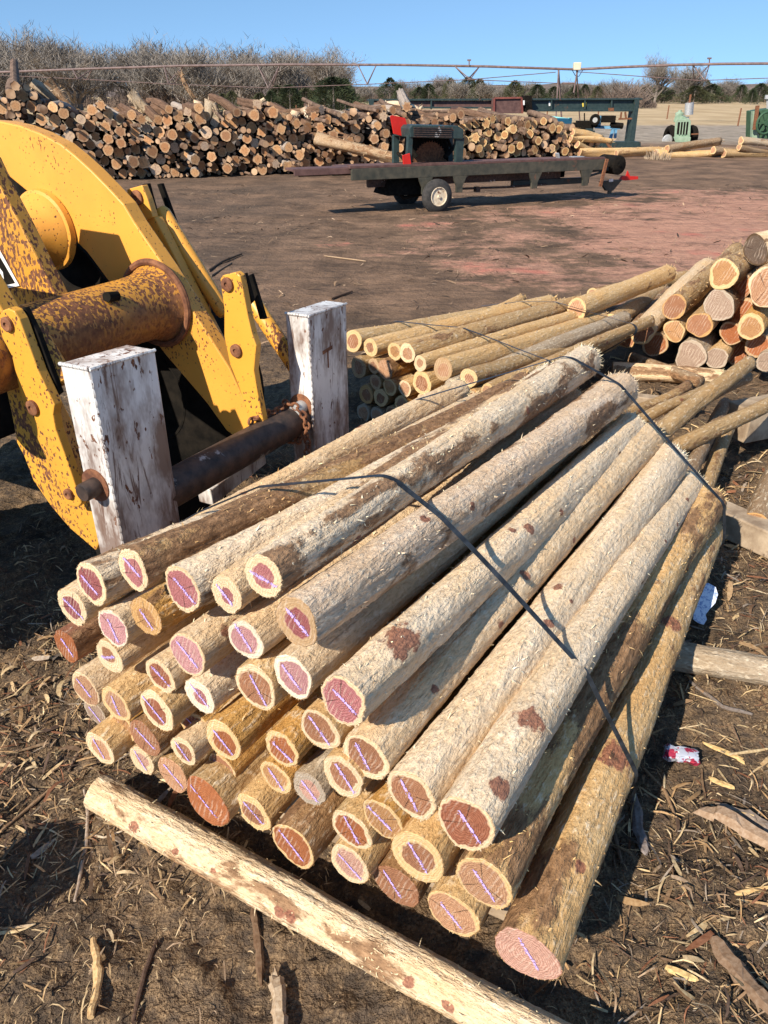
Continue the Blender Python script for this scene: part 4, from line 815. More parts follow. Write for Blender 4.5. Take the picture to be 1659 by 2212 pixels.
def pack(w, hfun, n, rmin, rmax, seed):
    rs = random.Random(seed); out = []; grid = {}
    cell = rmax * 2
    for k in range(n):
        fr = k / n; r = rmax * (1 - fr) ** 1.5 + rmin; r *= rs.uniform(.85, 1.1)
        for _ in range(60):
            x = rs.uniform(0, w); h = hfun(x)
            if h < 2 * r: continue
            z = rs.uniform(r * .9, h - r * .6); gx_, gz_ = int(x / cell), int(z / cell); ok = True
            for a in (-1, 0, 1):
                for b in (-1, 0, 1):
                    for (x2, z2, r2) in grid.get((gx_ + a, gz_ + b), ()):
                        if (x - x2) ** 2 + (z - z2) ** 2 < ((r + r2) * 1.0) ** 2: ok = False; break
                    if not ok: break
                if not ok: break
            if ok: out.append((x, z, r)); grid.setdefault((gx_, gz_), []).append((x, z, r)); break
    return out
cand = []
def lin(xs, ys): return lambda x: float(np.interp(x, xs, ys))
# wall A runs across from far left to the saw, wall B stands further back on the right
def wall_frame(p, q): p, q = np.array(p, float), np.array(q, float); d = (q - p); L = np.linalg.norm(d); d /= L; return p, d, np.array([-d[1], d[0], 0]), L
pA, dA, bA, LA = wall_frame(G(-160, 402), G(985, 362)); pB, dB, bB, LB = wall_frame(G(930, 348), G(1296, 334))
def hA(x):
    X = x / LA; return float(np.interp(X, [0, .12, .17, .22, .27, .33, .5, .62, .66, .75, .85, .95, 1], [1.75, 1.85, 2.15, 2.0, 1.75, 1.62, 1.70, 1.72, 1.50, 1.62, 1.72, 1.60, 1.5]) + .13 * math.sin(x * 3.1) + .10 * math.sin(x * 7.3 + 1))
def hB(x):
    X = x / LB; return float(np.interp(X, [0, .3, .5, .72, .8, .88, .96, 1], [1.05, 1.36, 1.30, 1.22, .98, .70, .42, .22]))
packA = pack(LA, lambda x: hA(x) - .06, 3200, .036, .105, 3); packB = pack(LB, hB, 900, .042, .112, 4)
for (x, z, r) in packA: cand.append((r, pA + dA * x + bA * rnd.uniform(-.45, .35) + np.array([0, 0, z]), bA, dA, 0.0, z / 1.8))
for (x, z, r) in packB: cand.append((r, pB + dB * x + bB * rnd.uniform(-.25, .25) + np.array([0, 0, z]), bB, dB, .75, z / 1.5))
cand.sort(key=lambda c: -c[0] / (c[1][1] + (6 if c[1][0] < -8 else 0)))
rest = MB(); restcols = []
for k, (r, P0, b, d, fresh, zf) in enumerate(cand):
    dirv = b + d * rnd.gauss(0, .16) + np.array([0, 0, rnd.gauss(.0, .09)]); q = Vector(dirv).to_track_quat('Z', 'Y'); roll = Matrix.Rotation(rnd.uniform(0, 6.28), 4, 'Z')
    L = rnd.uniform(1.7, 2.6); mt = Matrix.Translation(Vector(P0)) @ q.to_matrix().to_4x4() @ roll @ Matrix.Diagonal((r, r, L, 1))
    pi_ = rnd.choices(range(10), [3, 3, 4, 4, 4 if r > .08 else 1, 3, 4 if r > .1 else 0.3, 4, 4, 3])[0]
    if k < 292:
        o = link(bpy.data.objects.new('stacked_log', pmesh[pi_])); o.matrix_world = mt; o['fresh'] = fresh
        tag(o, 'stacked cedar log showing its sawn end in the nearer left wall of the log stack' if fresh == 0 else 'fresher yellow-rimmed log in the shorter stack behind the portable saw', 'log', PGRP)
    else:
        V, F, mi = protos[pi_]; Vh = np.c_[V, np.ones(len(V))] @ np.array(mt).T; rest.add(Vh[:, :3], F); rest.m[-len(F):] = mi
t_ = NT('small_sawn_ends'); P_ = t_.add('ShaderNodeNewGeometry').outputs['Position']; c_ = t_.mix(t_.ramp(t_.noise(P_, 2.6, 2, .5), .38, .62), (.25, .125, .06), (.64, .42, .25)); rend = t_.done(c_, .9)
t_ = NT('stack_bark'); P_ = t_.add('ShaderNodeNewGeometry').outputs['Position']; rbk = t_.done(t_.mix(t_.ramp(t_.noise(P_, 7, 5, .6), .35, .65), (.07, .04, .025), (.20, .13, .09)), .9)
rest.build('small_stacked_logs', [rbk, rend], smooth=True, label='smaller logs filling the gaps of the long stacked wall', cat='logs', kind='stuff')
# crooked logs and broken trunks lying on top of the walls
def toplog(a, b, Y, r, label, mat='grey', seed=0, dz=0.0):
    A, B = ATY(a[0], a[1], Y), ATY(b[0], b[1], Y + dz)
    return log_thing('crooked_log', A, B, r, r * .82, TINT[mat], 'tan', 't', .7, .35 if mat != 'old' else .9, nk=3, fuzz=60, ns=16, dz=.12, seed=600 + seed, bow=.12, lump=.12, label=label, cat='log', group='crooked logs lying on top of the long log wall', fringe=30, fsz=7, relief=.006)
TL = [((70, 178), (145, 248), 23.5, .13, 'grey', 'pale splintered trunk leaning out at the top left of the log wall'), ((62, 205), (130, 262), 23.2, .11, 'pink', 'broken pale trunk below the topmost splintered one on the left'),
((104, 174), (150, 232), 24, .13, 'old', 'dark log with a round pale end sticking up highest at the far left'), ((120, 192), (158, 240), 23.4, .11, 'old', 'dark log beside the highest one at the far left'),
((285, 196), (328, 246), 24, .12, 'grey', 'short grey trunk standing up at a slant from the left third of the log wall'), ((276, 205), (300, 240), 24.2, .05, 'grey', 'thin grey branch beside the short slanting trunk'),
((428, 218), (418, 285), 24.4, .13, 'pink', 'upright pale grey trunk in the middle of the log wall top'), ((453, 217), (440, 272), 24.2, .14, 'grey', 'thick upright grey trunk right of the middle'), ((462, 222), (466, 290), 23.8, .07, 'grey', 'thin wavy pale branch hanging down the front of the wall'),
((498, 226), (470, 250), 24.4, .12, 'grey', 'pale log lying at a slant right of the thick upright trunk'), ((500, 240), (478, 280), 24, .10, 'old', 'dark grey log tilted under the slanting pale one'), ((516, 256), (492, 300), 24.1, .09, 'old', 'dark grey log tilted lowest in the middle of the wall'),
((572, 214), (534, 250), 25, .05, 'cream', 'thin pale branch pointing up right above the wall'), ((556, 274), (624, 256), 24.4, .16, 'old', 'brown log lying nearly level right of the thin pale branch'), ((640, 240), (632, 284), 24.8, .14, 'pink', 'pale lumpy trunk hanging over the wall right of the middle'),
((655, 232), (672, 270), 25, .12, 'pink', 'pale trunk leaning right over the wall top'), ((792, 236), (780, 270), 26.5, .12, 'pink', 'short pale trunk on the wall top near the red panel'), ((690, 238), (740, 248), 26, .12, 'grey', 'grey log lying level along the wall top'),
((420, 212), (392, 160), 26, .06, 'old', 'dark branch pointing up behind the log wall'), ((230, 245), (320, 238), 24.6, .14, 'old', 'long brown log lying along the top of the wall'), ((820, 232), (905, 240), 28, .13, 'pink', 'pale log lying along the wall top above the red panel'), ((862, 228), (880, 246), 28, .14, 'pink', 'stubby pale trunk above the red panel')]
for k, (a, b, Y, r, mt, lab) in enumerate(TL): toplog(a, b, Y, r, lab, mt, k)
A, B = G(680, 298, .95), G(905, 352, .3)
A = ATY(683, 300, 23.3); B = ATY(895, 352, 22.4); log_thing('leaning_log', A, B, .17, .14, (.40, .30, .21), 'tan', 't', .7, .6, nk=6, fuzz=120, ns=22, dz=.1, seed=640, bow=.06, lump=.08, label='long pale log leaning down the front of the wall behind the portable saw', cat='log', fringe=20, fsz=6)
# loose logs lying on the ground right of the wall
GL = [((1250, 338), (1400, 330), .16, 'yellow', 'long yellow log lying on the ground at the right foot of the log wall'), ((1330, 334), (1450, 326), .14, 'tan', 'brownish log beyond the long yellow one'), ((1418, 345), (1560, 338), .15, 'yellow', 'long log with a pale cut end lying in front of the green tractor'),
((1440, 322), (1555, 305), .15, 'old', 'dark rough log lying at a slant in front of the tractor'), ((1415, 330), (1475, 322), .12, 'cream', 'short pale peeled log in front of the tractor'), ((1540, 325), (1625, 330), .14, 'old', 'brown log left of the green engine'), ((1600, 304), (1680, 316), .13, 'grey', 'grey squared log under the green engine'),
((1560, 345), (1700, 342), .15, 'tan', 'log lying at the far right edge in front of the green engine'), ((1596, 318), (1680, 330), .12, 'old', 'dark log at the right edge beneath the grey squared one'), ((1236, 286), (1300, 300), .13, 'yellow', 'yellow log sloping off the right end of the log wall'), ((1232, 300), (1320, 305), .12, 'yellow', 'yellow log lying lower on the right end of the log wall'), ((1246, 312), (1290, 330), .13, 'tan', 'short log at the foot of the right end of the wall')]
for k, (a, b, r, mt, lab) in enumerate(GL):
    Y = 30.5 if a[0] > 1300 else 31.0
    A, B = ATY(a[0], a[1], Y), ATY(b[0], b[1], Y + .6); A[2] = max(A[2], r * .8); B[2] = max(B[2], r * .8)
    log_thing('ground_log', A, B, r, r * .85, mt, 'tan', 'y', .7, .4, nk=3, fuzz=40, ns=18, dz=.12, seed=660 + k, bow=.06, lump=.1, label=lab, cat='log', group='loose logs on the ground beyond the saw', fringe=15, fsz=6)
m = MB(); pt = ATY(1418, 352, 29.6)
for k in range(90):
    a = rnd.uniform(0, 6.28); rr = rnd.uniform(0, .35); m.tube([pt + np.array([rr * math.cos(a), rr * math.sin(a), -.1]), pt + np.array([(rr + .15) * math.cos(a), (rr + .1) * math.sin(a), rnd.uniform(.1, .45)])], [.02, .008], 4)
m.build('root_stump', M['chip'] if False else M['brownwood'], label='shaggy broken root stump at the end of the long log in front of the tractor', cat='stump')

# ------------------------------------------------------------------ PORTABLE SAW on its trailer
tl, tr_ = ATY(762, 385, 15.3), ATY(1308, 367, 17.7); tl[2] = tr_[2] = .62
e1 = tr_ - tl; TLn = np.linalg.norm(e1); e1 = e1 / TLn; e2 = np.array([-e1[1], e1[0], 0]); ez = np.array([0, 0, 1.0])
T0 = tl.copy(); T0[2] = 0
def TP(a, b, z): return T0 + e1 * a + e2 * b + ez * z
def TX(x, y, b):                                 # photo pixel on the upright plane b metres behind the near edge
    p = PL(x, y, e2, (T0 + e2 * b) @ e2); return p
SAW = empty('saw_trailer', tuple(T0), label='dark steel portable sawmill on a flatbed trailer with red panel and cream-rimmed wheel', cat='sawmill')
axs = (e1, e2, ez)
def tbox(name, a0, a1, b0, b1, z0, z1, mat, parent=SAW, bevel=.008, **k):
    m = MB(); m.box(TP((a0 + a1) / 2, (b0 + b1) / 2, (z0 + z1) / 2), (abs(a1 - a0) / 2, abs(b1 - b0) / 2, (z1 - z0) / 2), axs); return m.build(name, M[mat], parent, bevel=bevel, **k)
tbox('side_beam', -.02, TLn + .02, 0, .07, .60, .80, 'trailersteel'); tbox('side_beam', -.02, TLn, 1.0, 1.07, .60, .80, 'trailersteel')
m = MB(); m.box(TP(TLn / 2 - .05, .05, .825), (TLn / 2, .045, .02), axs); m.box(TP(TLn / 2 - .05, .52, .80), (TLn / 2, .40, .012), axs); m.build('deck', M['deck'], SAW)
m = MB()
for k in range(46): m.box(TP(.15 + k * (TLn - .5) / 46, .30, .826), (.035, .16, .012), (e1 * .9 + e2 * .35, e2 * .9 - e1 * .35, ez))
m.build('deck_treads', M['deck'], SAW)
tbox('side_beam', -.9, .1, .45, .50, .66, .78, 'darksteel'); m = MB(); m.box(TP(-.10, .35, .80), (1.02, .22, .02), axs); m.box(TP(-.10, .12, .76), (1.0, .02, .05), axs); m.build('infeed_table', M['deck'], SAW, bevel=.005)
for a in [(x_ - 762) / 546 * TLn for x_ in (904, 975, 1141, 1262)]:
    m = MB(); m.prism([TP(a - .16, .0, .60), TP(a + .16, .0, .60), TP(a + .07, .0, .42), TP(a + .07, .0, .30), TP(a - .07, .0, .30), TP(a - .07, .0, .42)], e2 * .05)
    m.build('bracket', M['trailersteel'], SAW, bevel=.004)
tbox('under_frame', .5, 5.0, .45, .55, .42, .58, 'darksteel'); tbox('under_frame', 1.2, 5.4, .85, .92, .40, .58, 'black')
tbox('tongue', 3.8, 5.75, .42, .54, .30, .42, 'millgreen')
m = MB(); m.prism([TX(1340, 388, .48), TX(1345, 380, .48), TX(1378, 381, .48), TX(1378, 387, .48), TX(1350, 390, .48)], e2 * .06); m.prism([TX(1352, 382, .5), TX(1356, 369, .5), TX(1361, 382, .5)], e2 * .03); m.build('hitch', M['red'], SAW)
m = MB(); m.prism([TX(1297, 392, .45), TX(1344, 388, .45), TX(1324, 412, .45), TX(1310, 412, .45)], e2 * .08); m.bar(TX(1318, 400, .5), TP(*(np.array([(TX(1318, 400, .5) - T0) @ e1, .5])), .05), .08, .08); m.build('jack_stand', M['trailersteel'], SAW)
m = MB(); m.prism([TX(1315, 387, .42), TX(1324, 386, .42), TX(1324, 392, .42), TX(1315, 393, .42)], -e2 * .004); m.build('sticker', M['sticker'], SAW)
m = MB(); a_w = (TX(942, 432, -.12) - T0) @ e1; m.tube([TP(a_w, -.05, .28), TP(a_w, 1.2, .28)], .04, 10); m.build('axle', M['darksteel'], SAW)
wheel(SAW, TP(a_w, -.14, .27), e2, .31, .19, .17, 'tyre', 'rim'); wheel(SAW, TP(a_w, 1.20, .27), -e2, .31, .19, .17, 'tyre', 'rim')
m = MB(); m.box(TP(a_w - .35, .55, .42), (.55, .35, .14), axs, taper=.8); m.tube([TP(a_w - .8, .3, .5), TP(a_w - .5, .3, .22), TP(a_w + .1, .3, .30)], .04, 8)
for k in range(14): m.tube([TP(a_w - .9 + k * .07, .25 + rnd.uniform(0, .6), .55), TP(a_w - .85 + k * .07, .25 + rnd.uniform(0, .6), .25 + rnd.uniform(0, .2))], .02, 6)
m.build('engine_mount', M['black'], SAW, bevel=.01)
m = MB(); m.tube([TX(985, 408, .3), TX(1100, 404, .3), TX(1180, 398, .3)], .022, 8); m.box(TX(1030, 409, .3), (.05, .05, .05), axs); m.build('tie_rod', M['darksteel'], SAW)
m = MB(); m.bar(TX(1311, 343, -.05), TX(1296, 403, -.05), .07, .03, up=tuple(e2)); m.build('brace', M['rust'], SAW)
c_ = TX(1318, 355, .35); m = MB(); m.lathe(c_ - e2 * .3, e2, [(0, .16), (.02, .19), (.55, .19), (.58, .16)], 24); m.tube([c_ - e2 * .33, c_ + e2 * .3], .03, 10)
m.build('end_roller', M['black'], SAW, smooth=True); m = MB(); m.bar(TX(1255, 372, .2), TX(1318, 364, .2), .05, .06); m.bar(TX(1255, 385, .2), TX(1300, 372, .2), .04, .04); m.build('end_frame', M['millgreen'], SAW)
m = MB(); m.box(TX(1245, 342, .35), (.14, .08, .04), axs); m.tube([TX(1232, 345, .35), TX(1258, 340, .35)], .03, 8); m.box(TX(1205, 341, .3), (.02, .05, .10), (e1 * .9 + ez * .4, e2, ez * .9 - e1 * .4)); m.build('clamp', M['grey'], SAW, bevel=.004)
# saw head
def tplate(name, pts, b, th, mat, parent=SAW, bevel=.004):
    m = MB(); m.prism([TX(x, y, b) for x, y in pts], e2 * th); return m.build(name, M[mat], parent, bevel=bevel)
for pts, b in (([(882, 292), (892, 292), (888, 362), (878, 362)], .05), ([(985, 298), (1003, 298), (998, 360), (984, 360)], .05), ([(850, 292), (862, 292), (862, 352), (850, 352)], .75), ([(968, 300), (978, 300), (978, 348), (968, 348)], .75)):
    tplate('head_post', pts, b, .09, 'millgreen')
m = MB(); cc = [TX(886, 297, .02), TX(1000, 301, .02), TX(1002, 280, .02), TX(990, 272, .02), TX(890, 270, .02), TX(884, 277, .02)]; m.prism(cc, e2 * .75); hd = m.build('hood', M['millgreen'], SAW, bevel=.015)
m = MB()
for k in range(5): m.bar(TX(893, 276 + k * 4.6, .015), TX(974, 277 + k * 4.7, .015), .05, .018)
m.build('hood_rib', M['darksteel'], hd)
tplate('red_panel', [(843, 251), (848, 249), (875, 255), (886, 296), (880, 297), (850, 289)], .40, .03, 'red'); tplate('red_guard', [(870, 336), (885, 331), (888, 356), (872, 361)], .02, .04, 'red')
m = MB(); bc = TX(928, 350, .55)
m.lathe(bc, e2, [(0, .36), (.006, .36)], 60); bl = m.build('saw_blade', M['rust'], SAW)
m = MB()
for k in range(40): a = k * math.pi / 20; m.prism([bc + e1 * .355 * math.cos(a) + ez * .355 * math.sin(a), bc + e1 * .385 * math.cos(a + .04) + ez * .385 * math.sin(a + .04), bc + e1 * .355 * math.cos(a + .1) + ez * .355 * math.sin(a + .1)], e2 * .006)
m.build('blade_teeth', M['rust'], bl)
m = MB(); m.box(TX(905, 322, .75), (.28, .2, .22), axs, taper=.85); m.box(TX(945, 318, .8), (.15, .2, .25), axs); m.tube([TX(900, 340, .4), TX(880, 312, .5)], .05, 8)
m.tube([TX(960, 340, .4), TX(985, 312, .6)], .045, 8); m.tube([TX(858, 330, .6), TX(872, 345, .4)], .03, 8)
for k in range(10): m.tube([TX(895 + k * 8, 300, .6), TX(893 + k * 9, 312 + rnd.uniform(0, 14), .6)], .03, 6)
m.build('engine', M['black'], SAW, bevel=.01)
tplate('saw_guard', [(893, 356), (895, 338), (920, 322), (945, 325), (970, 345), (975, 356)], .72, .03, 'deck')

# ------------------------------------------------------------------ BIG GREEN GANTRY MILL behind the wall
GY0 = 34.5; gA, gB = ATY(795, 226, GY0 - 1.2), ATY(1388, 226, GY0 + .6); gA[2] = gB[2] = 0
g1 = gB - gA; GL_ = np.linalg.norm(g1); g1 /= GL_; g2 = np.array([-g1[1], g1[0], 0]); gax = (g1, g2, ez)
def GP(x, y, b=0.0): return PL(x, y, g2, gA @ g2 + b)
GM = empty('gantry_mill', tuple(gA), label='long dark green steel gantry mill standing behind the log wall', cat='gantry')
def gplate(name, pts, b, th, mat, parent=GM): m = MB(); m.prism([GP(x, y, b) for x, y in pts], g2 * th); return m.build(name, M[mat], parent, bevel=.01)
gplate('top_flange', [(796, 214), (1388, 212), (1388, 216), (796, 218)], -.12, .35, 'millgreen'); gplate('beam_web', [(797, 218), (1080, 218), (1080, 232), (797, 230)], 0, .05, 'deck'); gplate('beam_web', [(1130, 217), (1378, 216), (1374, 238), (1130, 238)], 0, .05, 'millgreen')
gplate('bottom_flange', [(797, 230), (1085, 231), (1085, 235), (797, 234)], -.12, .35, 'millgreen'); gplate('bottom_flange', [(1130, 237), (1378, 237), (1378, 241), (1130, 241)], -.12, .35, 'millgreen')
gplate('end_plate', [(795, 214), (808, 214), (808, 236), (799, 236)], -.15, .1, 'millgreen')
for x in (870, 930, 1190, 1262, 1320): gplate('stiffener', [(x, 217), (x + 3, 217), (x + 3, 236), (x, 236)], -.11, .1, 'millgreen')
gplate('carriage', [(1067, 212), (1126, 211), (1129, 245), (1066, 245)], -.45, .4, 'deck')
m = MB()
for a, b in (((1068, 212), (1126, 211)), ((1126, 211), (1128, 245)), ((1067, 213), (1067, 245))): m.bar(GP(*a, -.48), GP(*b, -.48), .06, .07, up=tuple(g2))
m.build('carriage_frame', M['brick'], GM)
m = MB()
for k in range(6): m.tube([GP(1130 + 3 * k, 214, -.3), GP(1138 + 2 * k, 222 + 3 * k, -.45), GP(1130 + k, 240, -.3)], .045, 8)
m.box(GP(1136, 224, -.2), (.16, .2, .28), gax); m.build('hydraulic_hose', M['black'], GM)
gplate('sticker', [(1129, 217), (1133, 217), (1133, 227), (1129, 227)], -.5, .01, 'sticker'); gplate('sticker', [(1185, 220), (1190, 220), (1190, 229), (1185, 229)], -.02, .01, 'sticker')
gplate('sticker', [(1257, 222), (1267, 221), (1266, 230), (1258, 231)], -.02, .01, 'ysticker')
gplate('leg', [(1373, 213), (1382, 211), (1370, 308), (1358, 308)], -.2, .3, 'millgreen'); gplate('leg', [(1362, 238), (1372, 238), (1362, 308), (1352, 308)], .5, .2, 'millgreen')
gplate('leg', [(976, 232), (991, 232), (991, 275), (976, 275)], -.3, .3, 'deck')
gplate('base_beam', [(1225, 306), (1384, 306), (1384, 322), (1225, 322)], -.4, .5, 'millgreen'); gplate('base_upright', [(1268, 278), (1280, 278), (1284, 306), (1270, 306)], -.2, .2, 'millgreen')
gplate('base_arm', [(1236, 284), (1285, 282), (1285, 288), (1236, 290)], -.1, .15, 'millgreen'); gplate('base_brace', [(1306, 306), (1312, 306), (1324, 322), (1316, 322)], -.43, .04, 'rust')
gplate('carriage_plate', [(1314, 233), (1326, 233), (1326, 240), (1314, 240)], -.13, .03, 'rust')
m = MB(); m.bar(GP(1342, 242, -.1), GP(1340, 256, -.1), .06, .06, up=tuple(g2)); m.bar(GP(1350, 242, -.1), GP(1352, 256, -.1), .06, .06, up=tuple(g2)); m.bar(GP(1336, 257, -.1), GP(1366, 256, -.1), .06, .06); m.bar(GP(1366, 256, -.1), GP(1376, 244, -.1), .03, .03)
m.build('log_hook', M['rust'], GM)
m = MB(); m.bar(GP(945, 254, -.5), GP(975, 248, -.5), .10, .14); m.bar(GP(948, 258, -.5), GP(938, 250, -.5), .04, .04); m.tube([GP(930, 240, -.3), GP(935, 246, -.3), GP(942, 240, -.3)], .02, 6); m.build('loading_arm', M['deck'], GM)
m = MB(); m.tube([GP(1016, 238, -.4), GP(1008, 258, -.4), GP(1000, 268, -.5)], .02, 6); m.tube([GP(1040, 238, -.3), GP(1030, 250, -.3)], .02, 6); m.build('cable', M['black'], GM)

# blue log-handling rig and cyan tank
BLU = empty('post_peeler', tuple(ATY(1300, 305, 36.5) * [1, 1, 0]), label='light blue machine with a small wheel on top, in front of the gantry leg', cat='machine')
def B3(x, y, Y=36.5): return ATY(x, y, Y)
m = MB()
for a, b, w in (((1285, 274), (1338, 276), .12), ((1297, 250), (1293, 274), .12), ((1324, 278), (1316, 306), .12), ((1330, 278), (1328, 300), .1), ((1276, 282), (1272, 300), .1)): m.bar(B3(*a), B3(*b), w, w * .8, up=(0, 1, 0))
m.build('frame', M['blue'], BLU)
m = MB(); m.box(B3(1312, 257), (.30, .2, .13)); m.tube([B3(1236, 270), B3(1290, 270)], .10, 8); m.box(B3(1262, 272), (.35, .2, .20)); m.tube([B3(1318, 270), B3(1345, 272)], .12, 8); m.tube([B3(1262, 282), B3(1262, 244)], .03, 6); m.build('motor', M['black'], BLU, bevel=.01)
m = MB(); wc = B3(1285, 259, 36.1); m.torus(wc, (.3, 1, 0), .16, .07, 20, 8); m.build('tyre', M['black'], BLU, smooth=True)
m = MB(); m.lathe(wc, (.3, 1, 0), [(-.03, .12), (.03, .12)], 16); m.build('rim', M['grey'], BLU)
m = MB(); m.tube([ATY(1178, 264, 35.6), ATY(1229, 271, 35.6)], .26, 20); m.box(ATY(1229, 272, 35.6), (.05, .2, .3)); m.build('tank', M['cyan'], smooth=False, label='pale cyan tank lying behind the right end of the log wall', cat='tank')
m = MB(); m.box(ATY(1158, 251, 35.2), (.30, .2, .12), ((.9, 0, -.3), (0, 1, 0), (.3, 0, .9))); m.bar(ATY(1150, 256, 35.2), ATY(1130, 264, 35.2), .05, .05); m.bar(ATY(1158, 258, 35.2), ATY(1154, 270, 35.2), .05, .05); m.build('operator_seat', M['black'], bevel=.02, label='small black seat on a bent bar beside the cyan tank', cat='seat')

# ------------------------------------------------------------------ TRACTOR facing the camera
TY = 41.0; TR = empty('tractor', tuple(ATY(1474, 308, TY) * [1, 1, 0]), label='old pale green tractor with its grille towards us and a tall exhaust pipe', cat='tractor')
def A3(x, y, d=0.0): return ATY(x, y, TY + d)
def aplate(name, pts, d, th, mat, parent=TR): m = MB(); m.prism([A3(x, y, d) for x, y in pts], (th * .355, th, 0)); return m.build(name, M[mat], parent, bevel=.015)
aplate('grille_surround', [(1456, 300), (1458, 262), (1462, 258), (1488, 257), (1492, 262), (1490, 302)], 0, .5, 'palegreen'); aplate('grille', [(1461, 290), (1464, 264), (1487, 263), (1484, 291)], -.03, .04, 'black')
m = MB()
for k in range(1, 4): m.bar(A3(1461 + k * 6, 291, -.05), A3(1464 + k * 6, 263, -.05), .04, .02, up=(0, 1, 0))
m.build('grille_bar', M['palegreen'], TR)
aplate('hood', [(1454, 264), (1458, 250), (1466, 246), (1484, 256), (1484, 262)], .3, 2.2, 'palegreen'); aplate('front_bumper', [(1454, 296), (1492, 297), (1490, 308), (1458, 307)], -.25, .3, 'palegreen')
m = MB(); m.tube([A3(1468, 262, .5), A3(1467, 248, .5)], .14, 14); m.lathe(A3(1467, 248, .5), (0, 0, 1), [(0, .2), (.08, .2), (.14, .08), (.2, .08)], 14); m.tube([A3(1460, 254, .6), A3(1470, 252, .6)], .1, 8); m.build('air_cleaner', M['palegreen'], TR, smooth=True)
m = MB(); m.tube([A3(1485, 263, .4), A3(1486, 252, .4)], .05, 8); m.tube([A3(1487, 248, .4), A3(1489, 222, .4)], .20, 16); m.build('muffler', M['grey'], TR, smooth=True); m = MB(); m.tube([A3(1489, 222, .4), A3(1492, 204, .4)], .05, 8); m.build('exhaust_tip', M['rust'], TR)
for x in (1447, 1492):
    W2 = MB(); W2.torus(A3(x, 295, .9), (1, .15, 0), .36, .16, 24, 8, squash=1.2); W2.build('tyre', M['black'], TR, smooth=True)
m = MB(); m.lathe(A3(1441, 303, .4), (0, -1, 0), [(0, .26), (.05, .22), (.07, .0)], 16); m.build('wheel_weight', M['grey'], TR, smooth=True)
m = MB(); m.bar(A3(1492, 290, .2), A3(1508, 289, .2), .08, .05); m.bar(A3(1450, 280, 1), A3(1458, 276, 1), .1, .1); m.build('axle', M['rust'], TR)
# green belt-driven engine at the right edge
EN = empty('belt_engine', tuple(ATY(1645, 300, 37.5) * [1, 1, 0]), label='dark green engine with a big spoked flywheel, cut off by the right edge', cat='engine')
def E3(x, y, d=0.0): return ATY(x, y, 37.5 + d)
m = MB(); m.prism([E3(1628, 298), (E3(1630, 240)), E3(1652, 236), E3(1690, 232), E3(1690, 302)], (0, .9, 0)); m.build('housing', M['green'], EN, bevel=.02)
m = MB(); m.prism([E3(1624, 297, -.1), E3(1626, 240, -.1), E3(1634, 240, -.1), E3(1640, 300, -.1)], (0, .2, 0)); m.build('side_panel', M['palegreen'], EN)
m = MB(); m.bar(E3(1629, 280, -.3), E3(1636, 228, -.3), .14, .1, up=(0, 1, 0)); m.build('rusty_post', M['rust'], EN)
fw = E3(1653, 266, -.35); m = MB(); m.torus(fw, (.25, -1, 0), .42, .05, 32, 8)
for k in range(6): a = k * math.pi / 3; m.bar(fw, fw + np.array([.42 * math.cos(a), .1 * math.cos(a), .42 * math.sin(a)]), .05, .06, up=(0, 1, .01))
m.lathe(fw, (.2, -1, 0), [(-.05, .1), (.08, .1)], 14); m.build('flywheel', M['green'], EN)
m = MB(); m.tube([E3(1657, 236, .2), E3(1657, 210, .2)], .04, 8); m.lathe(E3(1657, 214, .2), (0, 0, 1), [(0, .12), (.16, .12)], 12); m.build('exhaust_pipe', M['grey'], EN)

# ------------------------------------------------------------------ IRRIGATION PIVOT
PV = empty('irrigation_pivot', tuple(ATY(1245, 262, 74) * [1, 1, 0]), label='long centre-pivot irrigation pipe spanning the whole field on steel towers', cat='irrigation')
pp = [(-420, 178, 88), (-150, 163, 82), (0, 156, 80), (180, 149, 79), (400, 142, 77), (620, 139.5, 76), (850, 140, 75), (1050, 143.5, 74), (1245, 150, 74)]
pp2 = [(1245, 150, 74), (1340, 145, 73), (1450, 140.5, 72), (1560, 138, 70), (1680, 137, 69), (1900, 140, 67)]
m = MB(); m.tube([ATY(*p) for p in pp], .095, 10); m.build('span_pipe', M['pipe'], PV, smooth=True); m = MB(); m.tube([ATY(*p) for p in pp2], .10, 10); m.build('span_pipe', M['pipe'], PV, smooth=True)
def V(x0, x1, y0, xm, ym, Y):
    m = MB(); top = [ATY(x0, y0, Y), ATY(x1, y0, Y + .2)]
    for s in (-1.2, 1.2):
        lo_ = ATY(xm, ym, Y); lo_[1] += s
        m.tube([top[0], lo_], .045, 5); m.tube([top[1], lo_], .045, 5)
    m.tube([lo_, lo_ - np.array([0, 2.4, 0])], .04, 5); m.build('truss_strut', M['pipe'], PV)
for a in ((157, 198, 150, 177, 171, 79), (354, 395, 143, 370, 180, 77), (556, 604, 141, 583, 190, 76), (773, 812, 141, 793, 182, 75), (983, 1035, 144, 1012, 172, 74), (1496, 1532, 140, 1510, 174, 71.5)): V(*a)
m = MB()
for pl in ([(177, 171, 79), (370, 182, 77), (583, 190, 76), (793, 182, 75), (1012, 172, 74), (1210, 180, 74)], [(-60, 160, 80), (177, 171, 79)], [(1245, 155, 74), (1510, 174, 71.5), (1760, 165, 69)], [(1012, 172, 74), (1200, 156, 74)]): m.tube([ATY(*p) for p in pl], .03, 4)
m.build('truss_rod', M['pipe'], PV)
m = MB()
for a, b in (((1206, 151), (1213, 264)), ((1247, 151), (1239, 200)), ((1213, 180), (1240, 180))):
    m.tube([ATY(*a, 74), ATY(*b, 74)], .075, 6)
m.tube([ATY(1245, 151, 74), ATY(1252, 262, 76)], .06, 6); m.tube([ATY(1206, 151, 74), ATY(1200, 262, 72)], .06, 6); m.build('tower_leg', M['pipe'], PV)
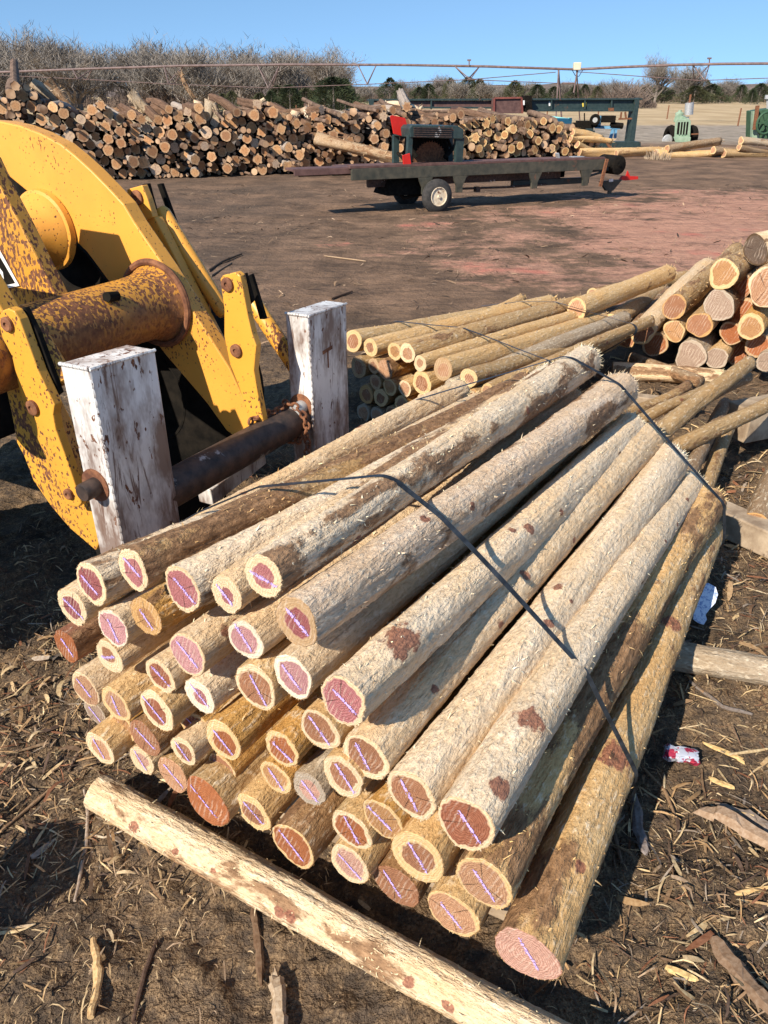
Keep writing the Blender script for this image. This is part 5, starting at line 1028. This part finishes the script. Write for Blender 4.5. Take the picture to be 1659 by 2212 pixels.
m = MB(); m.box(ATY(1246, 143, 74), (.30, .25, .28)); m.build('control_box', M['cream'], PV, bevel=.04)
m = MB(); m.tube([ATY(1236, 152, 74), ATY(1242, 163, 74), ATY(1250, 165, 74), ATY(1258, 152, 74)], .03, 6); m.build('drop_cable', M['black'], PV)
for x, y0, y1, Y in ((1013, 142, 130, 74), (1532, 139, 126, 71)):
    m = MB(); m.tube([ATY(x, y0, Y), ATY(x, y1, Y)], .05, 5); m.box(ATY(x, y1, Y), (.16, .05, .06)); m.build('sprinkler_riser', M['pipe'], PV)
# ------------------------------------------------------------------ sand mounds, field fence posts
for k, (x, y, w, h) in enumerate([(555, 250, 3.4, 1.2), (595, 248, 4.4, 1.2), (520, 250, 2.4, .9)]):
    c = ATY(x, 226, 70); c[2] = 0; nn = 18; V_ = []; F_ = []
    for i in range(nn + 1):
        for j in range(nn + 1):
            a, b = i / nn * 2 - 1, j / nn * 2 - 1; q_ = math.hypot(a, b); V_.append(c + np.array([a * w, b * w * .7, h * 1.0 * max(0, 1 - q_) ** .9 * (1 + .1 * math.sin(5 * a + 3 * b + k)) - .05]))
    F_ = [(i * (nn + 1) + j, (i + 1) * (nn + 1) + j, (i + 1) * (nn + 1) + j + 1, i * (nn + 1) + j + 1) for i in range(nn) for j in range(nn)]
    m = MB(); m.add(V_, F_); m.build('hill', M['sand'], smooth=True, kind='structure')
for k, (x, y0, y1, Y) in enumerate([(1594, 268, 246, 62), (1290, 262, 244, 66), (1440, 258, 243, 80), (1180, 262, 246, 70), (640, 246, 234, 80), (700, 246, 236, 80), (910, 262, 250, 70), (1035, 262, 250, 70)]):
    m = MB(); a = ATY(x, y0, Y); a[2] = 0; b = a.copy(); b[2] = 1.15; m.tube([a, b], [.055, .05], 6); m.build('fence_post', M['rust'], label='thin fence post standing alone in the dry field', cat='fence post', group='fence posts in the dry field')

# ------------------------------------------------------------------ TREES
def tree_mesh(seed, H=11, spread=.42, twigs=2600, low=.25, dens=1.0):
    rs = random.Random(seed); tk = MB(); tips = []
    def grow(p, d, L, r, lev):
        n = 3; pts = [p]; q = p; dd = d
        for i in range(n):
            dd = dd + np.array([rs.gauss(0, .12), rs.gauss(0, .12), rs.gauss(.04, .06)]); dd = dd / np.linalg.norm(dd); q = q + dd * L / n; pts.append(q)
        tk.tube(pts, [r, r * .85, r * .7, r * .55], 5 if lev < 2 else 4, cap=False)
        if lev >= 4: tips.append((pts[1], dd)); tips.append((q, dd)); return
        if lev >= 2: tips.append((q, dd))
        for k in range(rs.choice([2, 3, 3]) if lev else 5):
            a = rs.uniform(0, 6.28); sp = rs.uniform(.35, .95) * spread / .42; side = np.array([math.cos(a), math.sin(a), 0]); nd = dd * math.cos(sp) + side * math.sin(sp); nd[2] = abs(nd[2]) * .8 + .15; nd /= np.linalg.norm(nd)
            grow(pts[rs.choice([1, 2, 3])], nd, L * rs.uniform(.60, .85), r * rs.uniform(.50, .66), lev + 1)
    stems = rs.choice([1, 2, 3])
    for s in range(stems):
        a = rs.uniform(0, 6.28); grow(np.array([.3 * math.cos(a) * (stems > 1), .3 * math.sin(a) * (stems > 1), -.2]), np.array([.25 * math.cos(a) * (stems > 1), .25 * math.sin(a) * (stems > 1), 1.0]), H * low * rs.uniform(.9, 1.3), H * .018 + .05, 0)
    Vt = []; Ft = []
    for k in range(twigs):
        p, d = tips[rs.randrange(len(tips))]; p = p + np.array([rs.gauss(0, .35), rs.gauss(0, .35), rs.gauss(0, .35)]); v = np.array([rs.gauss(0, .8), rs.gauss(0, .8), rs.uniform(-.1, 1)]) + d * .6; v /= np.linalg.norm(v); L = rs.uniform(.3, .95); w = np.array([rs.gauss(0, 1), rs.gauss(0, 1), 0]); w /= np.linalg.norm(w) + 1e-6; w *= rs.uniform(.014, .028)
        j = len(Vt); mid = p + v * L * .55 + np.array([rs.gauss(0, .06), rs.gauss(0, .06), 0]); Vt += [p - w, p + w, mid + w * .7, mid - w * .7, p + v * L]; Ft += [(j, j + 1, j + 2, j + 3), (j + 3, j + 2, j + 4)]
    Vk = np.vstack(tk.v); hmax = max(Vk[:, 2].max(), max(v[2] for v in Vt)); sc = H / hmax
    mt = np_mesh('trunk', Vk * sc, tk.f, M['trunk'], False); mc = np_mesh('crown', np.array(Vt) * sc, Ft, M['twig'], False); return mt, mc
tmesh = [tree_mesh(900 + k, 11, .46 + .06 * (k % 3), 4600, .15 + .04 * (k % 3)) for k in range(6)]
def bare_tree(x, y, H, k, label, group, rz=None, wid=1.0):
    r = empty('bare_tree', (x, y, 0), label=label, cat='tree', group=group); r.rotation_euler = (0, 0, rnd.uniform(0, 6.28)); s = H / 11; r.scale = (s * wid, s * wid, s)
    for nm, me in zip(('trunk', 'crown'), tmesh[k % 6]): o = link(bpy.data.objects.new(nm, me)); o.parent = r
def topz(x, y, Y): return ATY(x, y, Y)[2]
prof = lin([-80, 0, 60, 130, 200, 260, 330, 400, 450, 480, 540, 600, 650, 700, 735, 760], [80, 78, 66, 75, 100, 92, 86, 92, 100, 125, 98, 104, 98, 112, 135, 190])
for k in range(25):
    px = -70 + k * 34 + rnd.uniform(-10, 10); Y = rnd.uniform(120, 175) if k % 2 else rnd.uniform(150, 190); yt = prof(px) - 30 + rnd.uniform(0, 30) * (k % 2)
    p = ATY(px, 205, Y); bare_tree(p[0], p[1], max(5, topz(px, yt, Y)), k, 'tall grey leafless tree in the wood behind the log wall on the left', 'leafless trees of the left-hand wood', wid=rnd.uniform(.9, 1.25))
for k in range(32):
    px = 770 + k * 29 + rnd.uniform(-14, 14); Y = rnd.uniform(230, 330); yt = rnd.uniform(158, 182); p = ATY(px, 205, Y)
    bare_tree(p[0], p[1], topz(px, yt, Y), k + 2, 'low leafless tree in the distant tree line on the right', 'leafless trees of the distant line', wid=1.3)
for px, yt, Y, lab in ((1412, 92, 215, 'pale slender leafless tree standing tallest in the tree line on the right'), (1482, 120, 220, 'tall bushy leafless tree right of the pale slender one'), (948, 148, 260, 'lone leafless tree rising above the distant evergreens'), (1000, 158, 190, 'small leafless tree at the left end of the distant line'), (1560, 165, 230, 'broad leafless tree behind the evergreens on the far right'), (1340, 165, 150, 'leaning leafless tree at the field edge behind the gantry')):
    p = ATY(px, 205, Y); bare_tree(p[0], p[1], topz(px, yt, Y), int(px), lab, None, wid=.75 if yt < 110 else 1.1)
def cedar_mesh(seed, n=5200):
    rs = np.random.default_rng(seed); Vt = []; Ft = []
    for _ in range(n):
        h = rs.random() ** .75; a = rs.uniform(0, 6.28); prof_ = (.46 * (1 - h ** 1.7) ** .8 + .03) * (1 + .30 * math.sin(a * 2 + h * 8 + seed) + .22 * math.sin(a * 4 - h * 15 + seed * 2) + .15 * math.sin(a * 7 + h * 31)); rr = prof_ * (1 - abs(rs.normal(0, .22)))
        p = np.array([rr * math.cos(a), rr * math.sin(a), h * .97 + .02 + rs.normal(0, .01)]); v = np.array([math.cos(a), math.sin(a), rs.uniform(.1, 1.1)]) * rs.uniform(.025, .06); w = rs.normal(0, 1, 3); w = w / np.linalg.norm(w) * .012
        j = len(Vt); Vt += [p - w, p + w, p + v]; Ft.append((j, j + 1, j + 2))
    return np_mesh('crown', np.array(Vt), Ft, None or M['cedar'], False)
cm = [cedar_mesh(s) for s in (1, 2, 3)]
tkm = MB(); tkm.tube([(0, 0, -.02), (0, 0, .5), (0, 0, .92)], [.022, .015, .004], 6, cap=False); tkm = np_mesh('trunk', np.vstack(tkm.v), tkm.f, M['trunk'], False)
cm2 = []
for c in cm: c2 = c.copy(); c2.materials.clear(); c2.materials.append(M['cedar2']); cm2.append(c2)
def evergreen(px, yt, Y, label, group, wid=1.0, alt=False):
    p = ATY(px, 205, Y); H = topz(px, yt, Y); r = empty('evergreen_tree', (p[0], p[1], 0), label=label, cat='tree', group=group); r.rotation_euler = (0, 0, rnd.uniform(0, 6)); wid *= rnd.uniform(1.0, 1.7); H *= rnd.uniform(.85, 1.12); r.scale = (H * wid, H * wid, H)
    for nm, me in (('trunk', tkm), ('crown', (cm2 if alt else cm)[rnd.randrange(3)])): o = link(bpy.data.objects.new(nm, me)); o.parent = r
for px, yt, w in ((735, 167, 1.0), (720, 175, 1.2), (745, 178, .9), (758, 195, .8), (700, 182, 1.1), (625, 188, 1.2), (600, 186, 1.0), (585, 192, 1.0), (560, 198, .9), (640, 195, 1.0), (660, 192, .9), (500, 196, .9), (480, 200, .9)):
    evergreen(px, yt, 100 + rnd.uniform(-6, 12), 'dark evergreen at the right end of the left-hand wood' if px >= 700 else 'dull green evergreen in front of the leafless wood', 'evergreens at the edge of the left-hand wood', w, px < 690 and px % 2 == 0)
for px, yt, w in ((842, 158, .9), (862, 175, .8), (812, 190, .9), (905, 182, 1), (925, 172, .8), (955, 178, .8), (972, 166, .7), (990, 175, .9), (1010, 168, .8), (1035, 172, 1), (1060, 176, .9), (1085, 172, .8), (1110, 174, .9), (1130, 178, 1), (1160, 182, 1), (1195, 178, .8), (1240, 178, 1), (1262, 180, .9), (1290, 184, 1), (1420, 182, 1.4), (1445, 180, 1.4), (1395, 184, 1.3), (1500, 182, 1.5), (1518, 178, 1.4), (1535, 182, 1.5), (1556, 186, 1.3), (1600, 180, .9), (1640, 172, .9), (1655, 178, .9), (1625, 186, 1)):
    if px % 7 in (0, 3): continue
    evergreen(px, yt + rnd.uniform(-2, 9), 215 + rnd.uniform(-20, 50), 'dark evergreen in the distant tree line across the field', 'evergreens of the distant tree line', w, px % 3 == 0)
# the tangle of brush between the trunks: nobody could count it
def thicket(n, x0, x1, Yf, hf, seed, label):
    rs = np.random.default_rng(seed); Vt = []; Ft = []
    px = rs.uniform(x0, x1, n)
    for i in range(n):
        Y = Yf(px[i]) + rs.uniform(-10, 14); p = ATY(px[i], 205, Y); h = hf(px[i]) * rs.uniform(.35, 1.0); b = np.array([p[0], p[1], rs.uniform(0, h * .5)]); w = rs.uniform(.02, .07); lean = rs.normal(0, .9)
        tp = b + np.array([lean * h * .5, 0, (h - b[2]) * rs.uniform(.5, 1)]); j = len(Vt); Vt += [b - [w, 0, 0], b + [w, 0, 0], tp + [w * .3, rs.normal(0, .2), 0], tp - [w * .3, 0, 0]]; Ft.append((j, j + 1, j + 2, j + 3))
    o = link(bpy.data.objects.new('brush', np_mesh('brush', np.array(Vt), Ft, M['thicket'], False))); tag(o, label, 'brush', kind='stuff')
thicket(12000, -120, 770, lambda x: 150, lambda x: 2.8 + .9 * math.sin(x * .021) + .6 * math.sin(x * .08) if x < 735 else 2.0, 71, 'dense leafless brush filling the left-hand wood')
thicket(16000, 755, 1780, lambda x: 262, lambda x: 3.6 + 1.0 * math.sin(x * .03) + .8 * math.sin(x * .11), 72, 'low leafless brush of the distant tree line')
thicket(2200, 1290, 1420, lambda x: 150, lambda x: 4.6 * math.exp(-((x - 1350) / 45) ** 2) + .4, 73, 'brown bushes at the edge of the field behind the gantry')
# far wooded rise
m = MB(); q_ = [ATY(x, y, 900) for x, y in zip(range(-300, 2100, 60), [186 + 5 * math.sin(i * .7) + 3 * math.sin(i * 1.9) for i in range(40)])]
Vh = []; 
for p in q_: Vh += [np.array([p[0], p[1] - 120, -2]), np.array([p[0], p[1], p[2]]), np.array([p[0], p[1] + 200, p[2] * .8])]
m.add(Vh, [(3 * i + j, 3 * i + 3 + j, 3 * i + 4 + j, 3 * i + 1 + j) for i in range(len(q_) - 1) for j in (0, 1)]); m.build('hills', M['thicket'], smooth=True, kind='structure')

# ------------------------------------------------------------------ LITTER: bark, chips, splinters
def litter(n, xr, yr, smin, smax, seed, name, label, dens=None, pal=None, lift=.5):
    rs = np.random.default_rng(seed); pal = pal or [(.13, .085, .055), (.22, .14, .08), (.38, .25, .13), (.55, .42, .24), (.30, .25, .20), (.09, .06, .045), (.24, .11, .06)]
    x = rs.uniform(*xr, n); y = rs.uniform(*yr, n)
    keep = fbm(np.stack([x * .9, y * .9, np.zeros(n)], 1), 3, seed) + rs.normal(0, .08, n) > .40; x, y = x[keep], y[keep]; n = len(x)
    z = ground_z(np.stack([x, y, np.zeros(n)], 1))
    L = smin + (smax - smin) * rs.random(n) ** 3.2; Wd = L * rs.uniform(.03, .07, n) * (1 + 2.2 * (rs.random(n) > .8)) + .0010; a = rs.uniform(0, 2 * np.pi, n); tilt = rs.normal(0, .22, n); roll = rs.normal(0, .5, n)
    d = np.stack([np.cos(a) * np.cos(tilt), np.sin(a) * np.cos(tilt), np.sin(tilt)], 1); s = np.stack([-np.sin(a) * np.cos(roll), np.cos(a) * np.cos(roll), np.sin(roll)], 1); up = np.cross(d, s)
    c = np.stack([x, y, z + np.abs(np.sin(tilt)) * L * .4 + .002 + rs.random(n) * .006], 1); cv = rs.normal(0, .12, (n, 1)) * L[:, None]
    th = (Wd * .25 + .0006)[:, None]; V = []
    for (u, w_, lift_) in ((-.5, .35, 0), (-.15, .5, 1), (.2, .45, 1), (.5, .12, 0)):
        for sg in (-1, 1):
            V.append(c + d * (L * u)[:, None] + s * (Wd * w_ * sg * 1.0)[:, None] + s * cv * (lift_ * .5) + up * th + np.array([0, 0, 1]) * np.abs(cv) * lift_ * lift)
    V = np.stack(V, 1).reshape(-1, 3); base = np.arange(n)[:, None] * 8
    F = np.concatenate([base + np.array([[0, 1, 3, 2]]), base + np.array([[2, 3, 5, 4]]), base + np.array([[4, 5, 7, 6]])])
    P_ = np.array(pal)[rs.integers(0, len(pal), n)] * rs.uniform(.75, 1.2, (n, 1)); col = np.ones((n, 8, 4)); col[:, :, :3] = P_[:, None, :]
    o = link(bpy.data.objects.new(name, np_mesh(name, V, F, M['chip'], False, [('tint', 'FLOAT_COLOR', col.reshape(-1, 4))]))); tag(o, label, 'wood litter', kind='stuff')
litter(56000, (-1.9, 3.3), (.75, 4.2), .006, .10, 1, 'wood_chips', 'bark shreds and pale wood chips trodden into the soil in the foreground')
litter(16000, (.5, 5.0), (.9, 8.0), .008, .14, 2, 'wood_shavings', 'straw-coloured shavings and bark scraps on the right', pal=[(.42, .28, .15), (.58, .44, .24), (.28, .18, .10), (.20, .12, .07), (.62, .50, .32)])
litter(20000, (-5, 10), (4.5, 21), .02, .15, 3, 'yard_litter', 'scattered chips and bark across the open yard', pal=[(.06, .045, .035), (.10, .07, .05), (.16, .11, .075), (.32, .22, .14), (.50, .37, .25), (.05, .038, .03)], lift=.25)
litter(34000, (-1.9, 3.3), (.75, 4.0), .01, .07, 4, 'fine_fibres', 'fine pale fibres and straw between the chips', pal=[(.50, .38, .22), (.40, .28, .15), (.60, .48, .30), (.33, .24, .16)], lift=1.5)
# single sticks, splinters and slabs one can point to
SG = 'sticks and splinters lying on the soil'
def stick(pts, r, label, col=(.34, .27, .20), name='stick', flat=False):
    P_ = []
    for (x, y) in pts:
        g = G(x, y, .012); P_.append(np.array([g[0], g[1], gz(g[0], g[1]) + r * .9 + .004]))
    m = MB()
    if flat:
        Q = []
        for a, b in zip(P_[:-1], P_[1:]): Q += [a + (b - a) * k / 6 for k in range(6)]
        Q.append(P_[-1]); nq = len(Q); d_ = Q[-1] - Q[0]; d_ /= np.linalg.norm(d_); sd = np.array([-d_[1], d_[0], 0]); L_, R_ = [], []
        for i, q_ in enumerate(Q):
            e_ = min(i + .4, nq - 1 - i + .25) / 2.2; w_ = r * 1.3 * min(1, e_ + .25)
            L_.append(q_ + sd * w_ * rnd.uniform(.7, 1.15) + d_ * rnd.gauss(0, r * .5)); R_.append(q_ - sd * w_ * rnd.uniform(.7, 1.15) + d_ * rnd.gauss(0, r * .5))
        vv = []
        for a, c_m, b in zip(L_, Q, R_): h_ = r * rnd.uniform(.5, .95); vv += [a, (a + c_m) / 2 + [0, 0, h_], (b + c_m) / 2 + [0, 0, h_ * rnd.uniform(.6, 1.1)], b, c_m - [0, 0, r * .4]]
        m.add(vv, [(5 * i + k, 5 * i + (k + 1) % 5, 5 * i + 5 + (k + 1) % 5, 5 * i + 5 + k) for i in range(nq - 1) for k in range(5)] + [(0, 1, 2, 3, 4), tuple(5 * nq - 5 + k for k in (4, 3, 2, 1, 0))])
    else:
        Q = []
        for a, b in zip(P_[:-1], P_[1:]):
            for k in range(4): Q.append(a + (b - a) * k / 4 + np.array([rnd.gauss(0, r * .10), rnd.gauss(0, r * .10), 0]))
        Q.append(P_[-1]); m.tube(Q, [r * (.55 + .45 * math.sin(math.pi * (i + 1) / (len(Q) + 1))) * rnd.uniform(.85, 1.1) for i in range(len(Q))], 8)
    o = m.build(name, M['chip'], smooth=not flat, label=label, cat='stick' if not flat else 'splinter', group=SG)
    a = o.data.attributes.new('tint', 'FLOAT_COLOR', 'POINT'); n = len(o.data.vertices); a.data.foreach_set('color', np.tile(np.array(col + (1,), np.float32), n)); return o
stick([(183, 1712), (190, 1760), (186, 1830), (172, 1880), (160, 1945)], .006, 'thin crooked twig running down from the left end of the cream pole', (.40, .32, .25))
stick([(202, 2030), (210, 2080), (212, 2120), (196, 2200)], .013, 'smooth tan stick lying upright near the bottom left', (.58, .40, .20))
stick([(590, 2090), (600, 2140), (606, 2230)], .016, 'greyish split splinter with a pointed tip at the bottom centre', (.42, .33, .23), flat=True)
stick([(545, 1950), (555, 2010), (562, 2120)], .009, 'dark bark strip left of the bottom centre', (.16, .10, .06), flat=True)
stick([(335, 2015), (310, 2090), (285, 2200)], .007, 'dark thin branch slanting down left of the bottom centre', (.11, .07, .05))
stick([(190, 1600), (165, 1640), (148, 1668)], .006, 'curved twig touching the lowest left post', (.24, .17, .12))
stick([(110, 1700), (60, 1740), (0, 1795)], .006, 'long brown twig slanting away to the left edge', (.30, .20, .12))
stick([(30, 1635), (90, 1612), (180, 1590)], .006, 'pale brown twig lying level left of the bundle', (.30, .21, .13))
stick([(265, 1800), (225, 1812), (185, 1800), (200, 1840)], .004, 'forked pale twig just below the left end of the cream pole', (.55, .46, .34))
stick([(0, 2000), (75, 1992)], .004, 'straight pale straw at the left edge', (.46, .36, .24))
stick([(1515, 1740), (1560, 1760), (1700, 1850)], .026, 'weathered split slab at the right edge below the bundle shadow', (.36, .26, .18), 'slab', True)
stick([(1560, 1725), (1620, 1750), (1690, 1800)], .018, 'greyish bark slab beside the weathered split slab', (.27, .22, .18), 'slab', True)
stick([(1372, 1700), (1385, 1780), (1402, 1830)], .014, 'grey stick lying in the shadow right of the bundle', (.24, .21, .20), flat=True)
stick([(1392, 1650), (1440, 1690), (1462, 1742)], .006, 'short brown stick in the shadow of the bundle', (.26, .17, .10))
stick([(1520, 1600), (1600, 1632), (1610, 1640)], .008, 'yellow splinter at the edge of the bundle shadow', (.62, .44, .20), flat=True)
stick([(1535, 1672), (1590, 1690)], .009, 'broad yellow splinter above the weathered slab', (.60, .43, .20), flat=True)
stick([(1575, 1628), (1660, 1610)], .006, 'pale straw stick near the right edge', (.58, .45, .26))
stick([(1440, 2080), (1500, 2120)], .011, 'bright yellow wood chip at the bottom right', (.64, .47, .22), flat=True)
stick([(1590, 1925), (1660, 1915)], .008, 'flat yellow splinter at the right edge', (.60, .42, .20), flat=True)
stick([(1540, 2030), (1600, 2110), (1680, 2200)], .022, 'dark bark slab at the bottom right corner', (.22, .15, .10), 'slab', True)
stick([(1490, 1470), (1560, 1530), (1625, 1540)], .009, 'grey branch in the shadow beside the support log', (.20, .17, .15))
stick([(450, 583), (478, 563), (521, 546)], .02, 'dark forked stick lying in the yard beyond the loader', (.12, .085, .06))
stick([(455, 590), (500, 566)], .015, 'thin stick beside the dark forked one in the yard', (.20, .15, .11))
stick([(715, 645), (760, 626)], .015, 'short dark stick on the soil above the white uprights', (.14, .09, .06))
stick([(700, 551), (790, 560)], .010, 'pale straight straw in the middle of the yard', (.40, .29, .19))
stick([(1300, 1740), (1330, 1780), (1345, 1850)], .008, 'thin dark branch beside the outermost post', (.17, .12, .08))

# unseen log round added outside the left edge to cast the rounded lower-left shadow
q0 = G(35, 1905) - np.array([SH[0], SH[1], 0]) * .50; log_thing('shadow_log_round', [q0[0], q0[1], .58], [q0[0], q0[1], 0], .13, .14, 'tan', 'tan', 'y', .7, .6, nk=1, fuzz=20, ns=28, dz=.08, seed=800, label='unseen log round added outside the left edge to cast a shadow', cat='log', fringe=5)
# crushed can and torn paper
can = G(1472, 1628, .03); m = MB(); prof_ = [(0, .020), (.004, .026), (.012, .031), (.035, .024), (.05, .032), (.07, .026), (.095, .031), (.104, .026), (.108, .020)]
ax_ = np.array([.93, -.32, .1]); m.lathe(can - ax_ * .055, ax_, prof_, 26); vs = m.v[0]; vs[:] = vs + np.random.default_rng(5).normal(0, .0032, vs.shape); vs[:, 2] = np.where(vs[:, 2] > can[2], can[2] + (vs[:, 2] - can[2]) * .55, vs[:, 2])
t_ = NT('red_and_white_can'); P_ = t_.tc(); c_ = t_.mix(t_.ramp(t_.noise(P_, 26, 3, .6), .46, .50), (.55, .57, .64), (.40, .035, .07)); M['can'] = t_.done(c_, .3, metal=.35)
m.build('drink_can', M['can'], smooth=True, label='crushed red and white drink can in the shadow right of the bundle', cat='can')
t_ = NT('blue_flecked_paper'); P_ = t_.tc(); c_ = t_.mix(t_.ramp(t_.noise(P_, 60, 5, .7), .50, .58), (.66, .70, .80), (.22, .30, .52)); M['paper'] = t_.done(c_, .6)
pc = [(1497, 1338), (1500, 1300), (1512, 1262), (1530, 1259), (1546, 1268), (1551, 1284), (1545, 1303), (1533, 1316), (1524, 1328), (1527, 1338), (1520, 1350), (1508, 1346)]
m = MB(); base = G(1522, 1300, .12); nrm_ = np.array([.15, -.75, .65]); nrm_ /= np.linalg.norm(nrm_); m.prism([PL(x, y, nrm_, base @ nrm_) for x, y in pc], -nrm_ * .004); m.build('plastic_scrap', M['paper'], bevel=.0015, label='torn white scrap with blue flecks leaning against the right side of the bundle', cat='scrap')
